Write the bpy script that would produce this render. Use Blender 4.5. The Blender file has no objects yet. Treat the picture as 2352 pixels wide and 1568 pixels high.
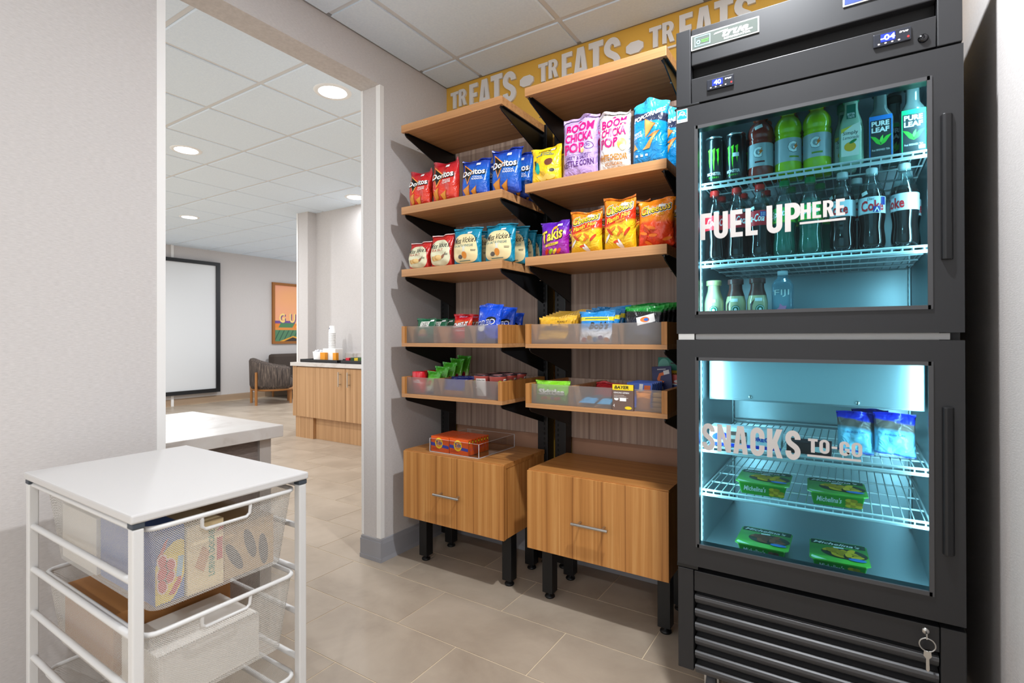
import bpy, bmesh, math, random
from mathutils import Vector, Matrix
from mathutils.geometry import tessellate_polygon

S = bpy.context.scene
COL = S.collection
PI = math.pi

# ------------------------------------------------------------------ camera
FPX, PY = 1198.33, 768.60            # focal length and principal row in a 2352 x 1568 frame
cam_d = bpy.data.cameras.new('camera')
cam_d.sensor_fit = 'HORIZONTAL'; cam_d.sensor_width = 36.0
cam_d.lens = FPX / 2352 * 36.0
cam_d.shift_y = (PY - 784) / 2352
cam_d.clip_start = 0.02
cam_d.dof.use_dof = True; cam_d.dof.focus_distance = 2.35; cam_d.dof.aperture_fstop = 5.0
cam = bpy.data.objects.new('camera', cam_d); COL.objects.link(cam)
yaw, pitch, roll = math.radians(32.7345), math.radians(0.1802), math.radians(-0.1430)
fw = Vector((-math.sin(yaw) * math.cos(pitch), math.cos(yaw) * math.cos(pitch), math.sin(pitch)))
rt = Vector((math.cos(yaw), math.sin(yaw), 0)); upv = rt.cross(fw)
r2 = math.cos(roll) * rt + math.sin(roll) * upv; u2 = -math.sin(roll) * rt + math.cos(roll) * upv
CAM = Vector((2.0247, -2.4286, 1.1600))
M = Matrix((r2, u2, -fw)).transposed().to_4x4(); M.translation = CAM
cam.matrix_world = M
S.camera = cam

# ------------------------------------------------------------------ world, exposure
W = bpy.data.worlds.new('world'); S.world = W; W.use_nodes = True
bg = W.node_tree.nodes['Background']
bg.inputs[0].default_value = (0.95, 0.975, 1.0, 1); bg.inputs[1].default_value = 1.36
S.view_settings.view_transform = 'Standard'; S.view_settings.look = 'None'
S.view_settings.gamma = 1.0; S.view_settings.use_curve_mapping = False
S.view_settings.exposure = 0.14
S.cycles.max_bounces = 10; S.cycles.transparent_max_bounces = 16; S.cycles.caustics_refractive = False; S.cycles.caustics_reflective = False
S.cycles.sample_clamp_indirect = 6

# ------------------------------------------------------------------ helpers
def lin(c):
    return tuple((v / 255 / 12.92) if v / 255 <= 0.04045 else ((v / 255 + 0.055) / 1.055) ** 2.4 for v in c)

MATS = {}
def P(name, rgb, rough=0.5, metal=0.0, spec=0.5, coat=0.0, trans=0.0, emit=None, est=0.0, ior=1.45, bump=None, alpha=1.0):
    if name in MATS: return MATS[name]
    m = bpy.data.materials.new(name); m.use_nodes = True; MATS[name] = m
    b = m.node_tree.nodes['Principled BSDF']
    b.inputs['Base Color'].default_value = (*lin(rgb), 1)
    b.inputs['Roughness'].default_value = rough; b.inputs['Metallic'].default_value = metal
    b.inputs['Specular IOR Level'].default_value = spec; b.inputs['Coat Weight'].default_value = coat
    b.inputs['Transmission Weight'].default_value = trans; b.inputs['IOR'].default_value = ior
    b.inputs['Alpha'].default_value = alpha
    if emit: b.inputs['Emission Color'].default_value = (*lin(emit), 1); b.inputs['Emission Strength'].default_value = est
    if bump:
        sc, st, dist = bump
        nt = m.node_tree
        tc = nt.nodes.new('ShaderNodeTexCoord'); mp = nt.nodes.new('ShaderNodeMapping'); mp.inputs['Scale'].default_value = sc
        n = nt.nodes.new('ShaderNodeTexNoise'); n.inputs['Scale'].default_value = 1; n.inputs['Detail'].default_value = 3
        bp = nt.nodes.new('ShaderNodeBump'); bp.inputs['Strength'].default_value = st; bp.inputs['Distance'].default_value = dist
        nt.links.new(tc.outputs['Object'], mp.inputs[0]); nt.links.new(mp.outputs[0], n.inputs['Vector'])
        nt.links.new(n.outputs['Fac'], bp.inputs['Height']); nt.links.new(bp.outputs[0], b.inputs['Normal'])
    return m

def ramp(nt, stops, interp='LINEAR'):
    r = nt.nodes.new('ShaderNodeValToRGB'); cr = r.color_ramp; cr.interpolation = interp
    while len(cr.elements) < len(stops): cr.elements.new(0.5)
    for e, (p, c) in zip(cr.elements, stops): e.position = p; e.color = (*lin(c), 1)
    return r

def noisy(name, stops, scale, rough=0.5, spec=0.5, detail=5, distort=0.0, bump=None, per_object=False, rscale=None, metal=0.0):
    """procedural colour: stretched noise through a colour ramp"""
    if name in MATS: return MATS[name]
    m = bpy.data.materials.new(name); m.use_nodes = True; MATS[name] = m
    nt = m.node_tree; b = nt.nodes['Principled BSDF']
    tc = nt.nodes.new('ShaderNodeTexCoord'); mp = nt.nodes.new('ShaderNodeMapping'); mp.inputs['Scale'].default_value = scale
    vec = tc.outputs['Object']
    if per_object:
        oi = nt.nodes.new('ShaderNodeObjectInfo'); mu = nt.nodes.new('ShaderNodeMath'); mu.operation = 'MULTIPLY'; mu.inputs[1].default_value = 37.0
        ad = nt.nodes.new('ShaderNodeVectorMath'); ad.operation = 'ADD'
        nt.links.new(oi.outputs['Random'], mu.inputs[0]); nt.links.new(vec, ad.inputs[0]); nt.links.new(mu.outputs[0], ad.inputs[1]); vec = ad.outputs[0]
    n = nt.nodes.new('ShaderNodeTexNoise'); n.inputs['Scale'].default_value = 1; n.inputs['Detail'].default_value = detail; n.inputs['Distortion'].default_value = distort
    n.inputs['Roughness'].default_value = 0.6
    nt.links.new(vec, mp.inputs[0]); nt.links.new(mp.outputs[0], n.inputs['Vector'])
    r = ramp(nt, stops); nt.links.new(n.outputs['Fac'], r.inputs[0]); nt.links.new(r.outputs[0], b.inputs['Base Color'])
    b.inputs['Roughness'].default_value = rough; b.inputs['Specular IOR Level'].default_value = spec; b.inputs['Metallic'].default_value = metal
    if bump:
        bp = nt.nodes.new('ShaderNodeBump'); bp.inputs['Strength'].default_value = bump[0]; bp.inputs['Distance'].default_value = bump[1]
        nt.links.new(n.outputs['Fac'], bp.inputs['Height']); nt.links.new(bp.outputs[0], b.inputs['Normal'])
    return m

def printed(name, stops, axis='Z', rough=0.32, tilt=0.0, wob=0.03, coat=0.25):
    """flat print on a wrapper: colour bands along one axis of the thing's own box, slightly wavy; wrinkled film"""
    if name in MATS: return MATS[name]
    m = bpy.data.materials.new(name); m.use_nodes = True; MATS[name] = m
    nt = m.node_tree; b = nt.nodes['Principled BSDF']
    tc = nt.nodes.new('ShaderNodeTexCoord'); sp = nt.nodes.new('ShaderNodeSeparateXYZ'); nt.links.new(tc.outputs['Generated'], sp.inputs[0])
    n = nt.nodes.new('ShaderNodeTexNoise'); n.inputs['Scale'].default_value = 3.0; nt.links.new(tc.outputs['Generated'], n.inputs['Vector'])
    a = nt.nodes.new('ShaderNodeMath'); a.operation = 'MULTIPLY_ADD'; a.inputs[1].default_value = wob
    nt.links.new(n.outputs['Fac'], a.inputs[0]); nt.links.new(sp.outputs[axis], a.inputs[2])
    t = nt.nodes.new('ShaderNodeMath'); t.operation = 'MULTIPLY_ADD'; t.inputs[1].default_value = tilt
    nt.links.new(sp.outputs['X'], t.inputs[0]); nt.links.new(a.outputs[0], t.inputs[2])
    r = ramp(nt, stops); nt.links.new(t.outputs[0], r.inputs[0]); nt.links.new(r.outputs[0], b.inputs['Base Color'])
    b.inputs['Roughness'].default_value = rough; b.inputs['Coat Weight'].default_value = coat; b.inputs['Coat Roughness'].default_value = 0.15
    n2 = nt.nodes.new('ShaderNodeTexNoise'); n2.inputs['Scale'].default_value = 28; n2.inputs['Detail'].default_value = 2; n2.inputs['Distortion'].default_value = 1.0
    nt.links.new(tc.outputs['Object'], n2.inputs['Vector'])
    bp = nt.nodes.new('ShaderNodeBump'); bp.inputs['Strength'].default_value = 0.7; bp.inputs['Distance'].default_value = 0.016
    nt.links.new(n2.outputs['Fac'], bp.inputs['Height']); nt.links.new(bp.outputs[0], b.inputs['Normal'])
    return m

def clear(name, tint=(255, 255, 255), gloss=0.08, rough=0.0, haze=0.0, hazec=(255, 255, 255)):
    """thin clear sheet: see-through with a faint mirror"""
    if name in MATS: return MATS[name]
    m = bpy.data.materials.new(name); m.use_nodes = True; MATS[name] = m
    nt = m.node_tree; nt.nodes.remove(nt.nodes['Principled BSDF']); out = nt.nodes['Material Output']
    tr = nt.nodes.new('ShaderNodeBsdfTransparent'); tr.inputs[0].default_value = (*lin(tint), 1)
    gl = nt.nodes.new('ShaderNodeBsdfGlossy'); gl.inputs['Roughness'].default_value = rough
    lw = nt.nodes.new('ShaderNodeLayerWeight'); lw.inputs['Blend'].default_value = 0.5
    pw_ = nt.nodes.new('ShaderNodeMath'); pw_.operation = 'POWER'; pw_.inputs[1].default_value = 4.0; nt.links.new(lw.outputs['Facing'], pw_.inputs[0])
    mu = nt.nodes.new('ShaderNodeMath'); mu.operation = 'MULTIPLY_ADD'; mu.inputs[1].default_value = 0.6; mu.inputs[2].default_value = gloss; mu.use_clamp = True
    nt.links.new(pw_.outputs[0], mu.inputs[0])
    mx = nt.nodes.new('ShaderNodeMixShader'); nt.links.new(mu.outputs[0], mx.inputs[0]); nt.links.new(tr.outputs[0], mx.inputs[1]); nt.links.new(gl.outputs[0], mx.inputs[2])
    last = mx
    if haze:
        df = nt.nodes.new('ShaderNodeBsdfDiffuse'); df.inputs[0].default_value = (*lin(hazec), 1)
        m2 = nt.nodes.new('ShaderNodeMixShader'); m2.inputs[0].default_value = haze
        nt.links.new(mx.outputs[0], m2.inputs[1]); nt.links.new(df.outputs[0], m2.inputs[2]); last = m2
    nt.links.new(last.outputs[0], out.inputs[0])
    return m

class MB:
    """collects shapes for ONE mesh"""
    def __init__(s): s.v = []; s.f = []; s.smooth = []
    def add(s, vs, fs, sm=False):
        o = len(s.v); s.v += [tuple(v) for v in vs]; s.f += [tuple(i + o for i in f) for f in fs]; s.smooth += [sm] * len(fs); return s
    def box(s, x0, x1, y0, y1, z0, z1):
        vs = [(x, y, z) for x in (x0, x1) for y in (y0, y1) for z in (z0, z1)]
        return s.add(vs, [(0, 1, 3, 2), (4, 6, 7, 5), (0, 4, 5, 1), (2, 3, 7, 6), (0, 2, 6, 4), (1, 5, 7, 3)])
    def prism(s, pts, axis, a, b):
        """polygon pts (2-D) pushed along axis from a to b; for x: pts=(y,z), y: (x,z), z: (x,y)"""
        n = len(pts)
        def q(p, h): return (h, p[0], p[1]) if axis == 'x' else (p[0], h, p[1]) if axis == 'y' else (p[0], p[1], h)
        vs = [q(p, a) for p in pts] + [q(p, b) for p in pts]
        tris = tessellate_polygon([[Vector((p[0], p[1], 0)) for p in pts]])
        fs = [tuple(t) for t in tris] + [tuple(i + n for i in reversed(t)) for t in tris] + [(i, (i + 1) % n, (i + 1) % n + n, i + n) for i in range(n)]
        return s.add(vs, fs)
    def tube(s, pts, r, n=8, closed=False):
        pts = [Vector(p) for p in pts]; m = len(pts); vs = []; fs = []
        ref = None
        for i, p in enumerate(pts):
            if closed: d = (pts[(i + 1) % m] - pts[i - 1]).normalized()
            else: d = (pts[min(i + 1, m - 1)] - pts[max(i - 1, 0)]).normalized()
            if ref is None:
                ref = Vector((0, 0, 1)) if abs(d.z) < 0.9 else Vector((1, 0, 0))
            a = d.cross(ref)
            if a.length < 1e-4: a = d.cross(Vector((0.3, 1, 0.2)))
            a.normalize(); b = d.cross(a); ref = -b if False else ref
            rr = r[i] if isinstance(r, (list, tuple)) else r
            vs += [p + (a * math.cos(2 * PI * k / n) + b * math.sin(2 * PI * k / n)) * rr for k in range(n)]
        for i in range(m if closed else m - 1):
            j = (i + 1) % m
            fs += [(i * n + k, i * n + (k + 1) % n, j * n + (k + 1) % n, j * n + k) for k in range(n)]
        s.add(vs, fs, True)
        if not closed: s.add(vs[:n], [tuple(reversed(range(n)))]); s.add(vs[-n:], [tuple(range(n))])
        return s
    def lathe(s, prof, n=24, c=(0, 0, 0), sq=None, cap=True):
        """profile [(r,z)] about z; sq squares the section off"""
        vs = []; fs = []; m = len(prof)
        for r, z in prof:
            for k in range(n):
                a = 2 * PI * k / n; f = 1.0
                if sq: f = 1.0 / (abs(math.cos(a)) ** sq + abs(math.sin(a)) ** sq) ** (1 / sq)
                vs.append((c[0] + r * f * math.cos(a), c[1] + r * f * math.sin(a), c[2] + z))
        for i in range(m - 1): fs += [(i * n + k, i * n + (k + 1) % n, (i + 1) * n + (k + 1) % n, (i + 1) * n + k) for k in range(n)]
        s.add(vs, fs, True)
        if cap and prof[0][0] > 1.1e-3: s.add(vs[:n], [tuple(reversed(range(n)))])
        if cap and prof[-1][0] > 1.1e-3: s.add(vs[-n:], [tuple(range(n))])
        return s
    def mesh(s, name, mat, off=(0, 0, 0)):
        me = bpy.data.meshes.new(name); me.from_pydata([(v[0] - off[0], v[1] - off[1], v[2] - off[2]) for v in s.v], [], s.f)
        me.polygons.foreach_set('use_smooth', s.smooth)
        bm = bmesh.new(); bm.from_mesh(me); bmesh.ops.recalc_face_normals(bm, faces=bm.faces); bm.to_mesh(me); bm.free()
        if mat: me.materials.append(mat)
        return me

def wl(o):
    v = Vector((0, 0, 0))
    while o is not None: v += o.location; o = o.parent
    return v

def bev(o, w=0.002, seg=2):
    b = o.modifiers.new('bevel', 'BEVEL'); b.width = w; b.segments = seg; b.limit_method = 'ANGLE'; b.angle_limit = 0.6
    return o

def part(name, mb, mat, parent=None, world=True, bevel=0):
    """links ONE mesh object; world: shape given in world coordinates, stored relative to its thing"""
    off = wl(parent) if (parent is not None and world) else (0, 0, 0)
    o = bpy.data.objects.new(name, mb.mesh(name, mat, off)); COL.objects.link(o)
    if parent is not None: o.parent = parent
    if bevel: bev(o, bevel)
    return o

def tag(o, label, cat, group=None):
    o['label'] = label; o['category'] = cat
    if group: o['group'] = group
    return o

def thing(name, label, cat, loc=(0, 0, 0), rz=0.0, group=None):
    o = bpy.data.objects.new(name, None); COL.objects.link(o); o.location = loc; o.rotation_euler = (0, 0, rz)
    o.empty_display_size = 0.05
    return tag(o, label, cat, group)

def struct(name, mb, mat, label=None, bevel=0):
    o = part(name, mb, mat, None, bevel=bevel); o['kind'] = 'structure'
    if label: o['label'] = label
    return o

def solo(name, mb, mat, label, cat, loc, group=None, bevel=0):
    """a thing that is one mesh: shape in world coordinates, origin moved to loc"""
    o = bpy.data.objects.new(name, mb.mesh(name, mat, loc)); COL.objects.link(o); o.location = loc
    if bevel: bev(o, bevel)
    return tag(o, label, cat, group)

def dup(root, loc, rot=None, label=None, group=None, scale=None):
    def cp(o, par):
        c = o.copy(); COL.objects.link(c); c.parent = par
        for ch in o.children: cp(ch, c)
        return c
    r = cp(root, None); r.location = loc
    if rot is not None: r.rotation_euler = rot
    if scale is not None: r.scale = scale
    if label: r['label'] = label
    if group: r['group'] = group
    return r

# ---- flat print: outlines and lettering laid on a surface
def ell(cx, cz, rx, rz, n=28, a0=0.0): return [(cx + rx * math.cos(2 * PI * k / n + a0), cz + rz * math.sin(2 * PI * k / n + a0)) for k in range(n)]
def rect(x0, x1, z0, z1): return [(x0, z0), (x1, z0), (x1, z1), (x0, z1)]
def turn(pts, a, c=None):
    c = c or (sum(p[0] for p in pts) / len(pts), sum(p[1] for p in pts) / len(pts)); ca, sa = math.cos(a), math.sin(a)
    return [(c[0] + (p[0] - c[0]) * ca - (p[1] - c[1]) * sa, c[1] + (p[0] - c[0]) * sa + (p[1] - c[1]) * ca) for p in pts]
def fillp(loops):
    """2-D loops (first outer, others holes) -> verts, tris"""
    ls = [[Vector((p[0], p[1], 0)) for p in l] for l in loops]
    return [(v.x, v.y) for l in ls for v in l], [tuple(t) for t in tessellate_polygon(ls)]

TXT = {}
def text2d(body, bold=0.0, shear=0.0, space=1.0):
    k = (body, bold, shear, space)
    if k in TXT: return TXT[k]
    c = bpy.data.curves.new('t', 'FONT'); c.body = body; c.offset = bold; c.shear = shear; c.space_character = space
    c.resolution_u = 2; c.fill_mode = 'FRONT'
    o = bpy.data.objects.new('t', c); COL.objects.link(o)
    me = o.to_mesh(); me.calc_loop_triangles()
    v = [(p.co.x, p.co.y) for p in me.vertices]; t = [tuple(x.vertices) for x in me.loop_triangles]
    o.to_mesh_clear(); bpy.data.objects.remove(o); bpy.data.curves.remove(c)
    if v:
        x0 = min(p[0] for p in v); x1 = max(p[0] for p in v); y0 = min(p[1] for p in v); y1 = max(p[1] for p in v)
        v = [((p[0] - x0) / (x1 - x0) - 0.5, (p[1] - y0) / max(y1 - y0, 1e-6) - 0.5) for p in v]
    TXT[k] = (v, t); return TXT[k]

def refine(v, t, L):
    v = list(v); t = list(t); out = []; cache = {}
    while t:
        a, b, c = t.pop()
        e = max(((a, b, c), (b, c, a), (c, a, b)), key=lambda q: (v[q[0]][0] - v[q[1]][0]) ** 2 + (v[q[0]][1] - v[q[1]][1]) ** 2)
        d = math.hypot(v[e[0]][0] - v[e[1]][0], v[e[0]][1] - v[e[1]][1])
        if d <= L: out.append((a, b, c)); continue
        k = (min(e[0], e[1]), max(e[0], e[1]))
        if k not in cache:
            cache[k] = len(v); v.append(((v[e[0]][0] + v[e[1]][0]) / 2, (v[e[0]][1] + v[e[1]][1]) / 2))
        m = cache[k]; t += [(e[0], m, e[2]), (m, e[1], e[2])]
    return v, out

def decal(name, vt, mapf, mat, parent, off=0.0008, L=0.02, label=None):
    v, t = refine(vt[0], vt[1], L)
    me = bpy.data.meshes.new(name); me.from_pydata([mapf(p[0], p[1], off) for p in v], [], t)
    me.polygons.foreach_set('use_smooth', [True] * len(t))
    me.materials.append(mat)
    o = bpy.data.objects.new(name, me); COL.objects.link(o); o.parent = parent
    if label: o['label'] = label
    return o

def txt(body, cx, cz, w, h, rot=0.0, bold=0.0, shear=0.0, space=1.0, arc=0.0):
    v, t = text2d(body, bold, shear, space)
    ca, sa = math.cos(rot), math.sin(rot)
    vv = []
    for p in v:
        x, z = p[0] * w, p[1] * h + arc * (0.25 - p[0] * p[0]) * 4
        vv.append((cx + x * ca - z * sa, cz + x * sa + z * ca))
    return vv, t

def flat_y(y, x0=0.0, z0=0.0):           # on a face looking towards -Y
    return lambda s, t, off: (x0 + s, y - off, z0 + t)
def flat_x(x, y0=0.0, z0=0.0):           # on a face looking towards +X
    return lambda s, t, off: (x + off, y0 + s, z0 + t)
def flat_z(z, x0=0.0, y0=0.0):           # on a face looking up
    return lambda s, t, off: (x0 + s, y0 + t, z + off)
def round_y(rf, c=(0, 0, 0)):            # round a bottle: s is arc length from the side facing -Y
    def f(s, t, off):
        r = rf(t) + off; a = s / max(rf(t), 1e-3) - PI / 2
        return (c[0] + r * math.cos(a), c[1] + r * math.sin(a), c[2] + t)
    return f

# ---- heavy condensed signage capitals (unit height)
def ribbon(pts, th):
    n = len(pts); L = []; R = []
    for i in range(n):
        a = pts[max(i - 1, 0)]; b = pts[min(i + 1, n - 1)]; d = (b[0] - a[0], b[1] - a[1]); l = math.hypot(*d) or 1
        nx, ny = -d[1] / l * th / 2, d[0] / l * th / 2
        L.append((pts[i][0] + nx, pts[i][1] + ny)); R.append((pts[i][0] - nx, pts[i][1] - ny))
    return L + R[::-1]
def arc(cx, cy, rx, ry, a0, a1, n=10): return [(cx + rx * math.cos(math.radians(a0 + (a1 - a0) * k / n)), cy + ry * math.sin(math.radians(a0 + (a1 - a0) * k / n))) for k in range(n + 1)]
def bez(a, b, c, d, n=8): return [tuple((1 - u) ** 3 * a[i] + 3 * u * (1 - u) ** 2 * b[i] + 3 * u * u * (1 - u) * c[i] + u ** 3 * d[i] for i in (0, 1)) for u in [k / n for k in range(1, n)]]
TH = 0.19
def glyph(ch):
    """-> (list of shapes, each a list of loops), width"""
    if ch == 'T': return [[[(0, 1), (0, .82), (.15, .82), (.15, 0), (.35, 0), (.35, .82), (.5, .82), (.5, 1)]]], .5
    if ch == 'E': return [[[(0, 0), (0, 1), (.43, 1), (.43, .83), (.19, .83), (.19, .6), (.39, .6), (.39, .43), (.19, .43), (.19, .17), (.44, .17), (.44, 0)]]], .45
    if ch == 'F': return [[[(0, 0), (0, 1), (.43, 1), (.43, .83), (.19, .83), (.19, .58), (.39, .58), (.39, .41), (.19, .41), (.19, 0)]]], .43
    if ch == 'L': return [[[(0, 0), (0, 1), (.19, 1), (.19, .17), (.42, .17), (.42, 0)]]], .42
    if ch == 'H': return [[[(0, 0), (0, 1), (.19, 1), (.19, .6), (.33, .6), (.33, 1), (.52, 1), (.52, 0), (.33, 0), (.33, .42), (.19, .42), (.19, 0)]]], .52
    if ch == 'N': return [[[(0, 0), (0, 1), (.18, 1), (.35, .45), (.35, 1), (.52, 1), (.52, 0), (.34, 0), (.17, .55), (.17, 0)]]], .52
    if ch == 'K': return [[[(0, 0), (0, 1), (.19, 1), (.19, .62), (.33, 1), (.53, 1), (.35, .53), (.54, 0), (.34, 0), (.23, .34), (.19, .26), (.19, 0)]]], .54
    if ch == 'A': return [[[(0, 0), (.15, 1), (.39, 1), (.54, 0), (.35, 0), (.33, .18), (.21, .18), (.19, 0)], [(.228, .34), (.312, .34), (.27, .76)]]], .54
    if ch == 'P': return [[[(0, 0), (0, 1), (.27, 1)] + arc(.27, .71, .24, .29, 90, -90) + [(.19, .42), (.19, 0)], [(.19, .57), (.25, .57)] + arc(.25, .705, .07, .135, -90, 90, 6) + [(.19, .84)]]], .51
    if ch == 'R': return [[[(0, 0), (0, 1), (.27, 1)] + arc(.27, .73, .24, .27, 90, -60) + [(.54, 0), (.34, 0), (.22, .42), (.19, .42), (.19, 0)], [(.19, .58), (.25, .58)] + arc(.25, .71, .07, .13, -90, 90, 6) + [(.19, .84)]]], .54
    if ch == 'O': return [[[p for p in arc(.26, .72, .26, .28, 0, 180, 12) + arc(.26, .28, .26, .28, 180, 360, 12)], [p for p in arc(.26, .72, .075, .11, 0, 180, 8) + arc(.26, .28, .075, .11, 180, 360, 8)]]], .52
    if ch == 'U': return [[ribbon([(.095, 1), (.095, .6), (.095, .3)] + arc(.26, .27, .165, .18, 180, 360) + [(.425, .3), (.425, .6), (.425, 1)], TH)]], .52
    if ch == 'S': return [[ribbon(arc(.255, .715, .16, .195, -5, 180, 14) + bez((.095, .715), (.095, .5), (.415, .5), (.415, .285)) + arc(.255, .285, .16, .195, 0, -185, 14), TH)]], .51
    if ch == 'C': return [[ribbon([(.415, .62)] + arc(.255, .71, .16, .2, 0, 180, 12) + [(.095, .5)] + arc(.255, .29, .16, .2, 180, 360, 12) + [(.415, .38)], TH)]], .51
    if ch == 'G': return [[ribbon([(.415, .64)] + arc(.255, .71, .16, .2, 0, 180, 12) + [(.095, .5)] + arc(.255, .29, .16, .2, 180, 350, 12), TH)], [[(.27, .52), (.51, .52), (.51, .06), (.36, .2), (.36, .37), (.27, .37)]]], .51
    if ch == '-': return [[[(.02, .42), (.02, .58), (.3, .58), (.3, .42)]]], .32
    return [], .25

def sign_letter(name, ch, x, z, h, wx, y, depth, mat, parent, back=False):
    """one raised capital standing proud of a face that looks towards -Y"""
    shapes, w = glyph(ch); mb = MB(); sx = wx / w
    for loops in shapes:
        v, t = fillp(loops); V = [(x + p[0] * sx, z + p[1] * h) for p in v]
        mb.add([(p[0], y - depth, p[1]) for p in V], t); mb.add([(p[0], y, p[1]) for p in V], [q[::-1] for q in t])
        o = 0
        for l in loops:
            n = len(l); vs = [(V[o + i][0], y - depth, V[o + i][1]) for i in range(n)] + [(V[o + i][0], y, V[o + i][1]) for i in range(n)]
            mb.add(vs, [(i, (i + 1) % n, n + (i + 1) % n, n + i) for i in range(n)]); o += n
    return part(name, mb, mat, parent)
# ------------------------------------------------------------------ shared materials
WALL = noisy('wallcovering', [(0.35, (194, 189, 187)), (0.65, (205, 200, 198))], (60, 60, 420), 0.75, 0.25, 4, bump=(0.25, 0.002))
YELLOW = P('yellow_paint', (224, 174, 72), 0.55)
CEILT = noisy('ceiling_tile_white', [(0.3, (220, 234, 249)), (0.7, (228, 241, 254))], (90, 90, 90), 0.9, 0.1, bump=(0.12, 0.001))
TBAR = P('ceiling_grid_metal', (214, 217, 221), 0.5)
WHITE_TRIM = P('white_trim', (232, 230, 228), 0.45)
GREY_BASE = P('grey_rubber', (152, 152, 157), 0.5)
TAN_BASE = P('tan_rubber', (160, 136, 112), 0.5)
GROUT = P('grout', (214, 196, 168), 0.85)
TILE = noisy('floor_tile_stone', [(0.25, (152, 137, 121)), (0.5, (170, 155, 138)), (0.75, (182, 167, 150))], (3.2, 3.2, 3.2), 0.36, 0.45, 7, 0.4, per_object=True)
BLACK_MET = P('black_metal', (13, 14, 16), 0.42)
WOOD_SHELF = noisy('oak_laminate_along', [(0.25, (150, 102, 62)), (0.5, (186, 135, 88)), (0.75, (202, 152, 104))], (.9, 45, 60), 0.42, 0.4, 6, 0.3)
WOOD_V = noisy('oak_laminate_upright', [(0.30, (134, 82, 38)), (0.42, (176, 118, 60)), (0.55, (190, 131, 70)), (0.72, (208, 156, 94))], (34, 34, .5), 0.4, 0.4, 7, 0.9)
WOOD_TOP = noisy('oak_laminate_top', [(0.30, (134, 82, 38)), (0.42, (172, 114, 58)), (0.55, (186, 127, 67)), (0.72, (204, 150, 90))], (.6, 34, 34), 0.4, 0.4, 7, 0.9)
WOOD_PANEL = noisy('walnut_laminate_panel', [(0.28, (128, 106, 94)), (0.48, (174, 150, 135)), (0.72, (204, 182, 164))], (55, 55, .35), 0.45, 0.4, 6, 0.3)
WOOD_CAB = noisy('oak_cabinet_far', [(0.25, (150, 110, 72)), (0.5, (182, 140, 98)), (0.75, (200, 160, 118))], (40, 40, .5), 0.45, 0.4, 6, 0.3)
STEEL = P('brushed_steel', (196, 194, 190), 0.3, 1.0)
STICKER = P('white_sticker', (246, 246, 246), 0.5)
HN, HF = 2.655, 2.715                 # ceiling heights of the snack nook and of the lobby
WT = -0.139                           # far face of the wall with the opening
Y0, Y1, ZO = -1.544, -0.533, 2.461    # the opening

# ------------------------------------------------------------------ floor and its tiles
floor = struct('floor', MB().box(-7.7, 4.2, -5.2, 6.0, -0.06, -0.0014), GROUT, 'beige grout bed under the floor tiles')
TX, TY = 0.61, 0.3025
tile_me = MB().box(-TX / 2 + 0.0022, TX / 2 - 0.0022, -TY / 2 + 0.0022, TY / 2 - 0.0022, -0.004, 0.0).mesh('tile', TILE)
def seen_through(x, y, m):
    if x > 0.05: return True
    yy = CAM.y + (y - CAM.y) * CAM.x / (CAM.x - x)
    return Y0 - m < yy < Y1 + m
spots = []
for r in range(-11, 20):
    yc = -0.294 - TY / 2 + TY * r
    offx = 0.179 if r % 2 == 0 else 0.484
    for c in range(-14, 5):
        xc = offx + TX / 2 + TX * c
        if not (-7.75 < xc < 2.5 and -2.9 < yc < 5.4): continue
        d = Vector((xc, yc, 0)) - CAM; dep = d.dot(fw)
        if xc < 0 and yc > 1.85 and xc > -3.7: continue
        if d.x * rt.x + d.y * rt.y < -1.15 * dep - 0.4: continue
        if seen_through(xc, yc, 0.28): spots.append((d.length, xc, yc))
spots.sort()
rest = MB()
for i, (d, xc, yc) in enumerate(spots):
    if i < 300:
        o = bpy.data.objects.new('tile', tile_me); COL.objects.link(o); o.parent = floor; o.location = (xc, yc, 0)
    else: rest.box(xc - TX / 2 + .0022, xc + TX / 2 - .0022, yc - TY / 2 + .0022, yc + TY / 2 - .0022, -0.004, 0)
if rest.v:
    o = part('far_tiles', rest, TILE, floor); o['kind'] = 'stuff'

# ------------------------------------------------------------------ walls
mb = MB().box(WT, 0, -5.0, Y0, 0, HF).box(WT, 0, Y1, 0.0, 0, HF).box(WT, 0, Y0, Y1, ZO, HF)
struct('wall_left', mb, WALL, 'grey textured wall with the tall opening to the lobby')
struct('wall_back', MB().box(WT, 2.6, 0, 0.12, 0, HF), YELLOW, 'yellow painted wall behind the snack shelves')
struct('wall_right', MB().box(2.335, 2.5, -2.6, 0.0, 0, HF), WALL, 'grey wall beside the tall refrigerator')
struct('wall_far', MB().box(-7.66, -7.515, -2.5, 6.0, 0, HF + .05), WALL, 'far lobby wall with the framed poster')
struct('wall_niche', MB().box(-3.57, WT, 1.74, 1.86, 0, HF), WALL, 'grey wall behind the coffee counter')
struct('wall_pier', MB().box(-3.78, -3.57, 1.62, 1.86, 0, HF), WALL, 'short grey pier left of the coffee counter')
struct('wall_lounge', MB().box(-3.78, -3.66, 1.86, 5.8, 0, HF), WALL, 'grey side wall of the lounge')
t = 0.0025
struct('trim_1', MB().box(-0.02, t, Y0 - .025, Y0 + t, 0.0, HF).box(-0.03, 0, Y0, Y0 + t, 0, ZO), WHITE_TRIM, 'white corner guard at the near edge of the opening')
struct('trim_2', MB().box(-0.028, t, Y1 - t, Y1 + .024, 0.12, ZO), WHITE_TRIM, 'white corner guard at the far edge of the opening')
struct('trim_3', MB().box(WT - t, WT + .012, Y1 - t, Y1 + .02, 0.12, ZO), WHITE_TRIM, 'white corner guard on the lobby side of the opening')
struct('trim_4', MB().box(-3.785, -3.76, 1.615, 1.64, 0, HF), WHITE_TRIM, 'white corner guard beside the coffee counter')
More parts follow.
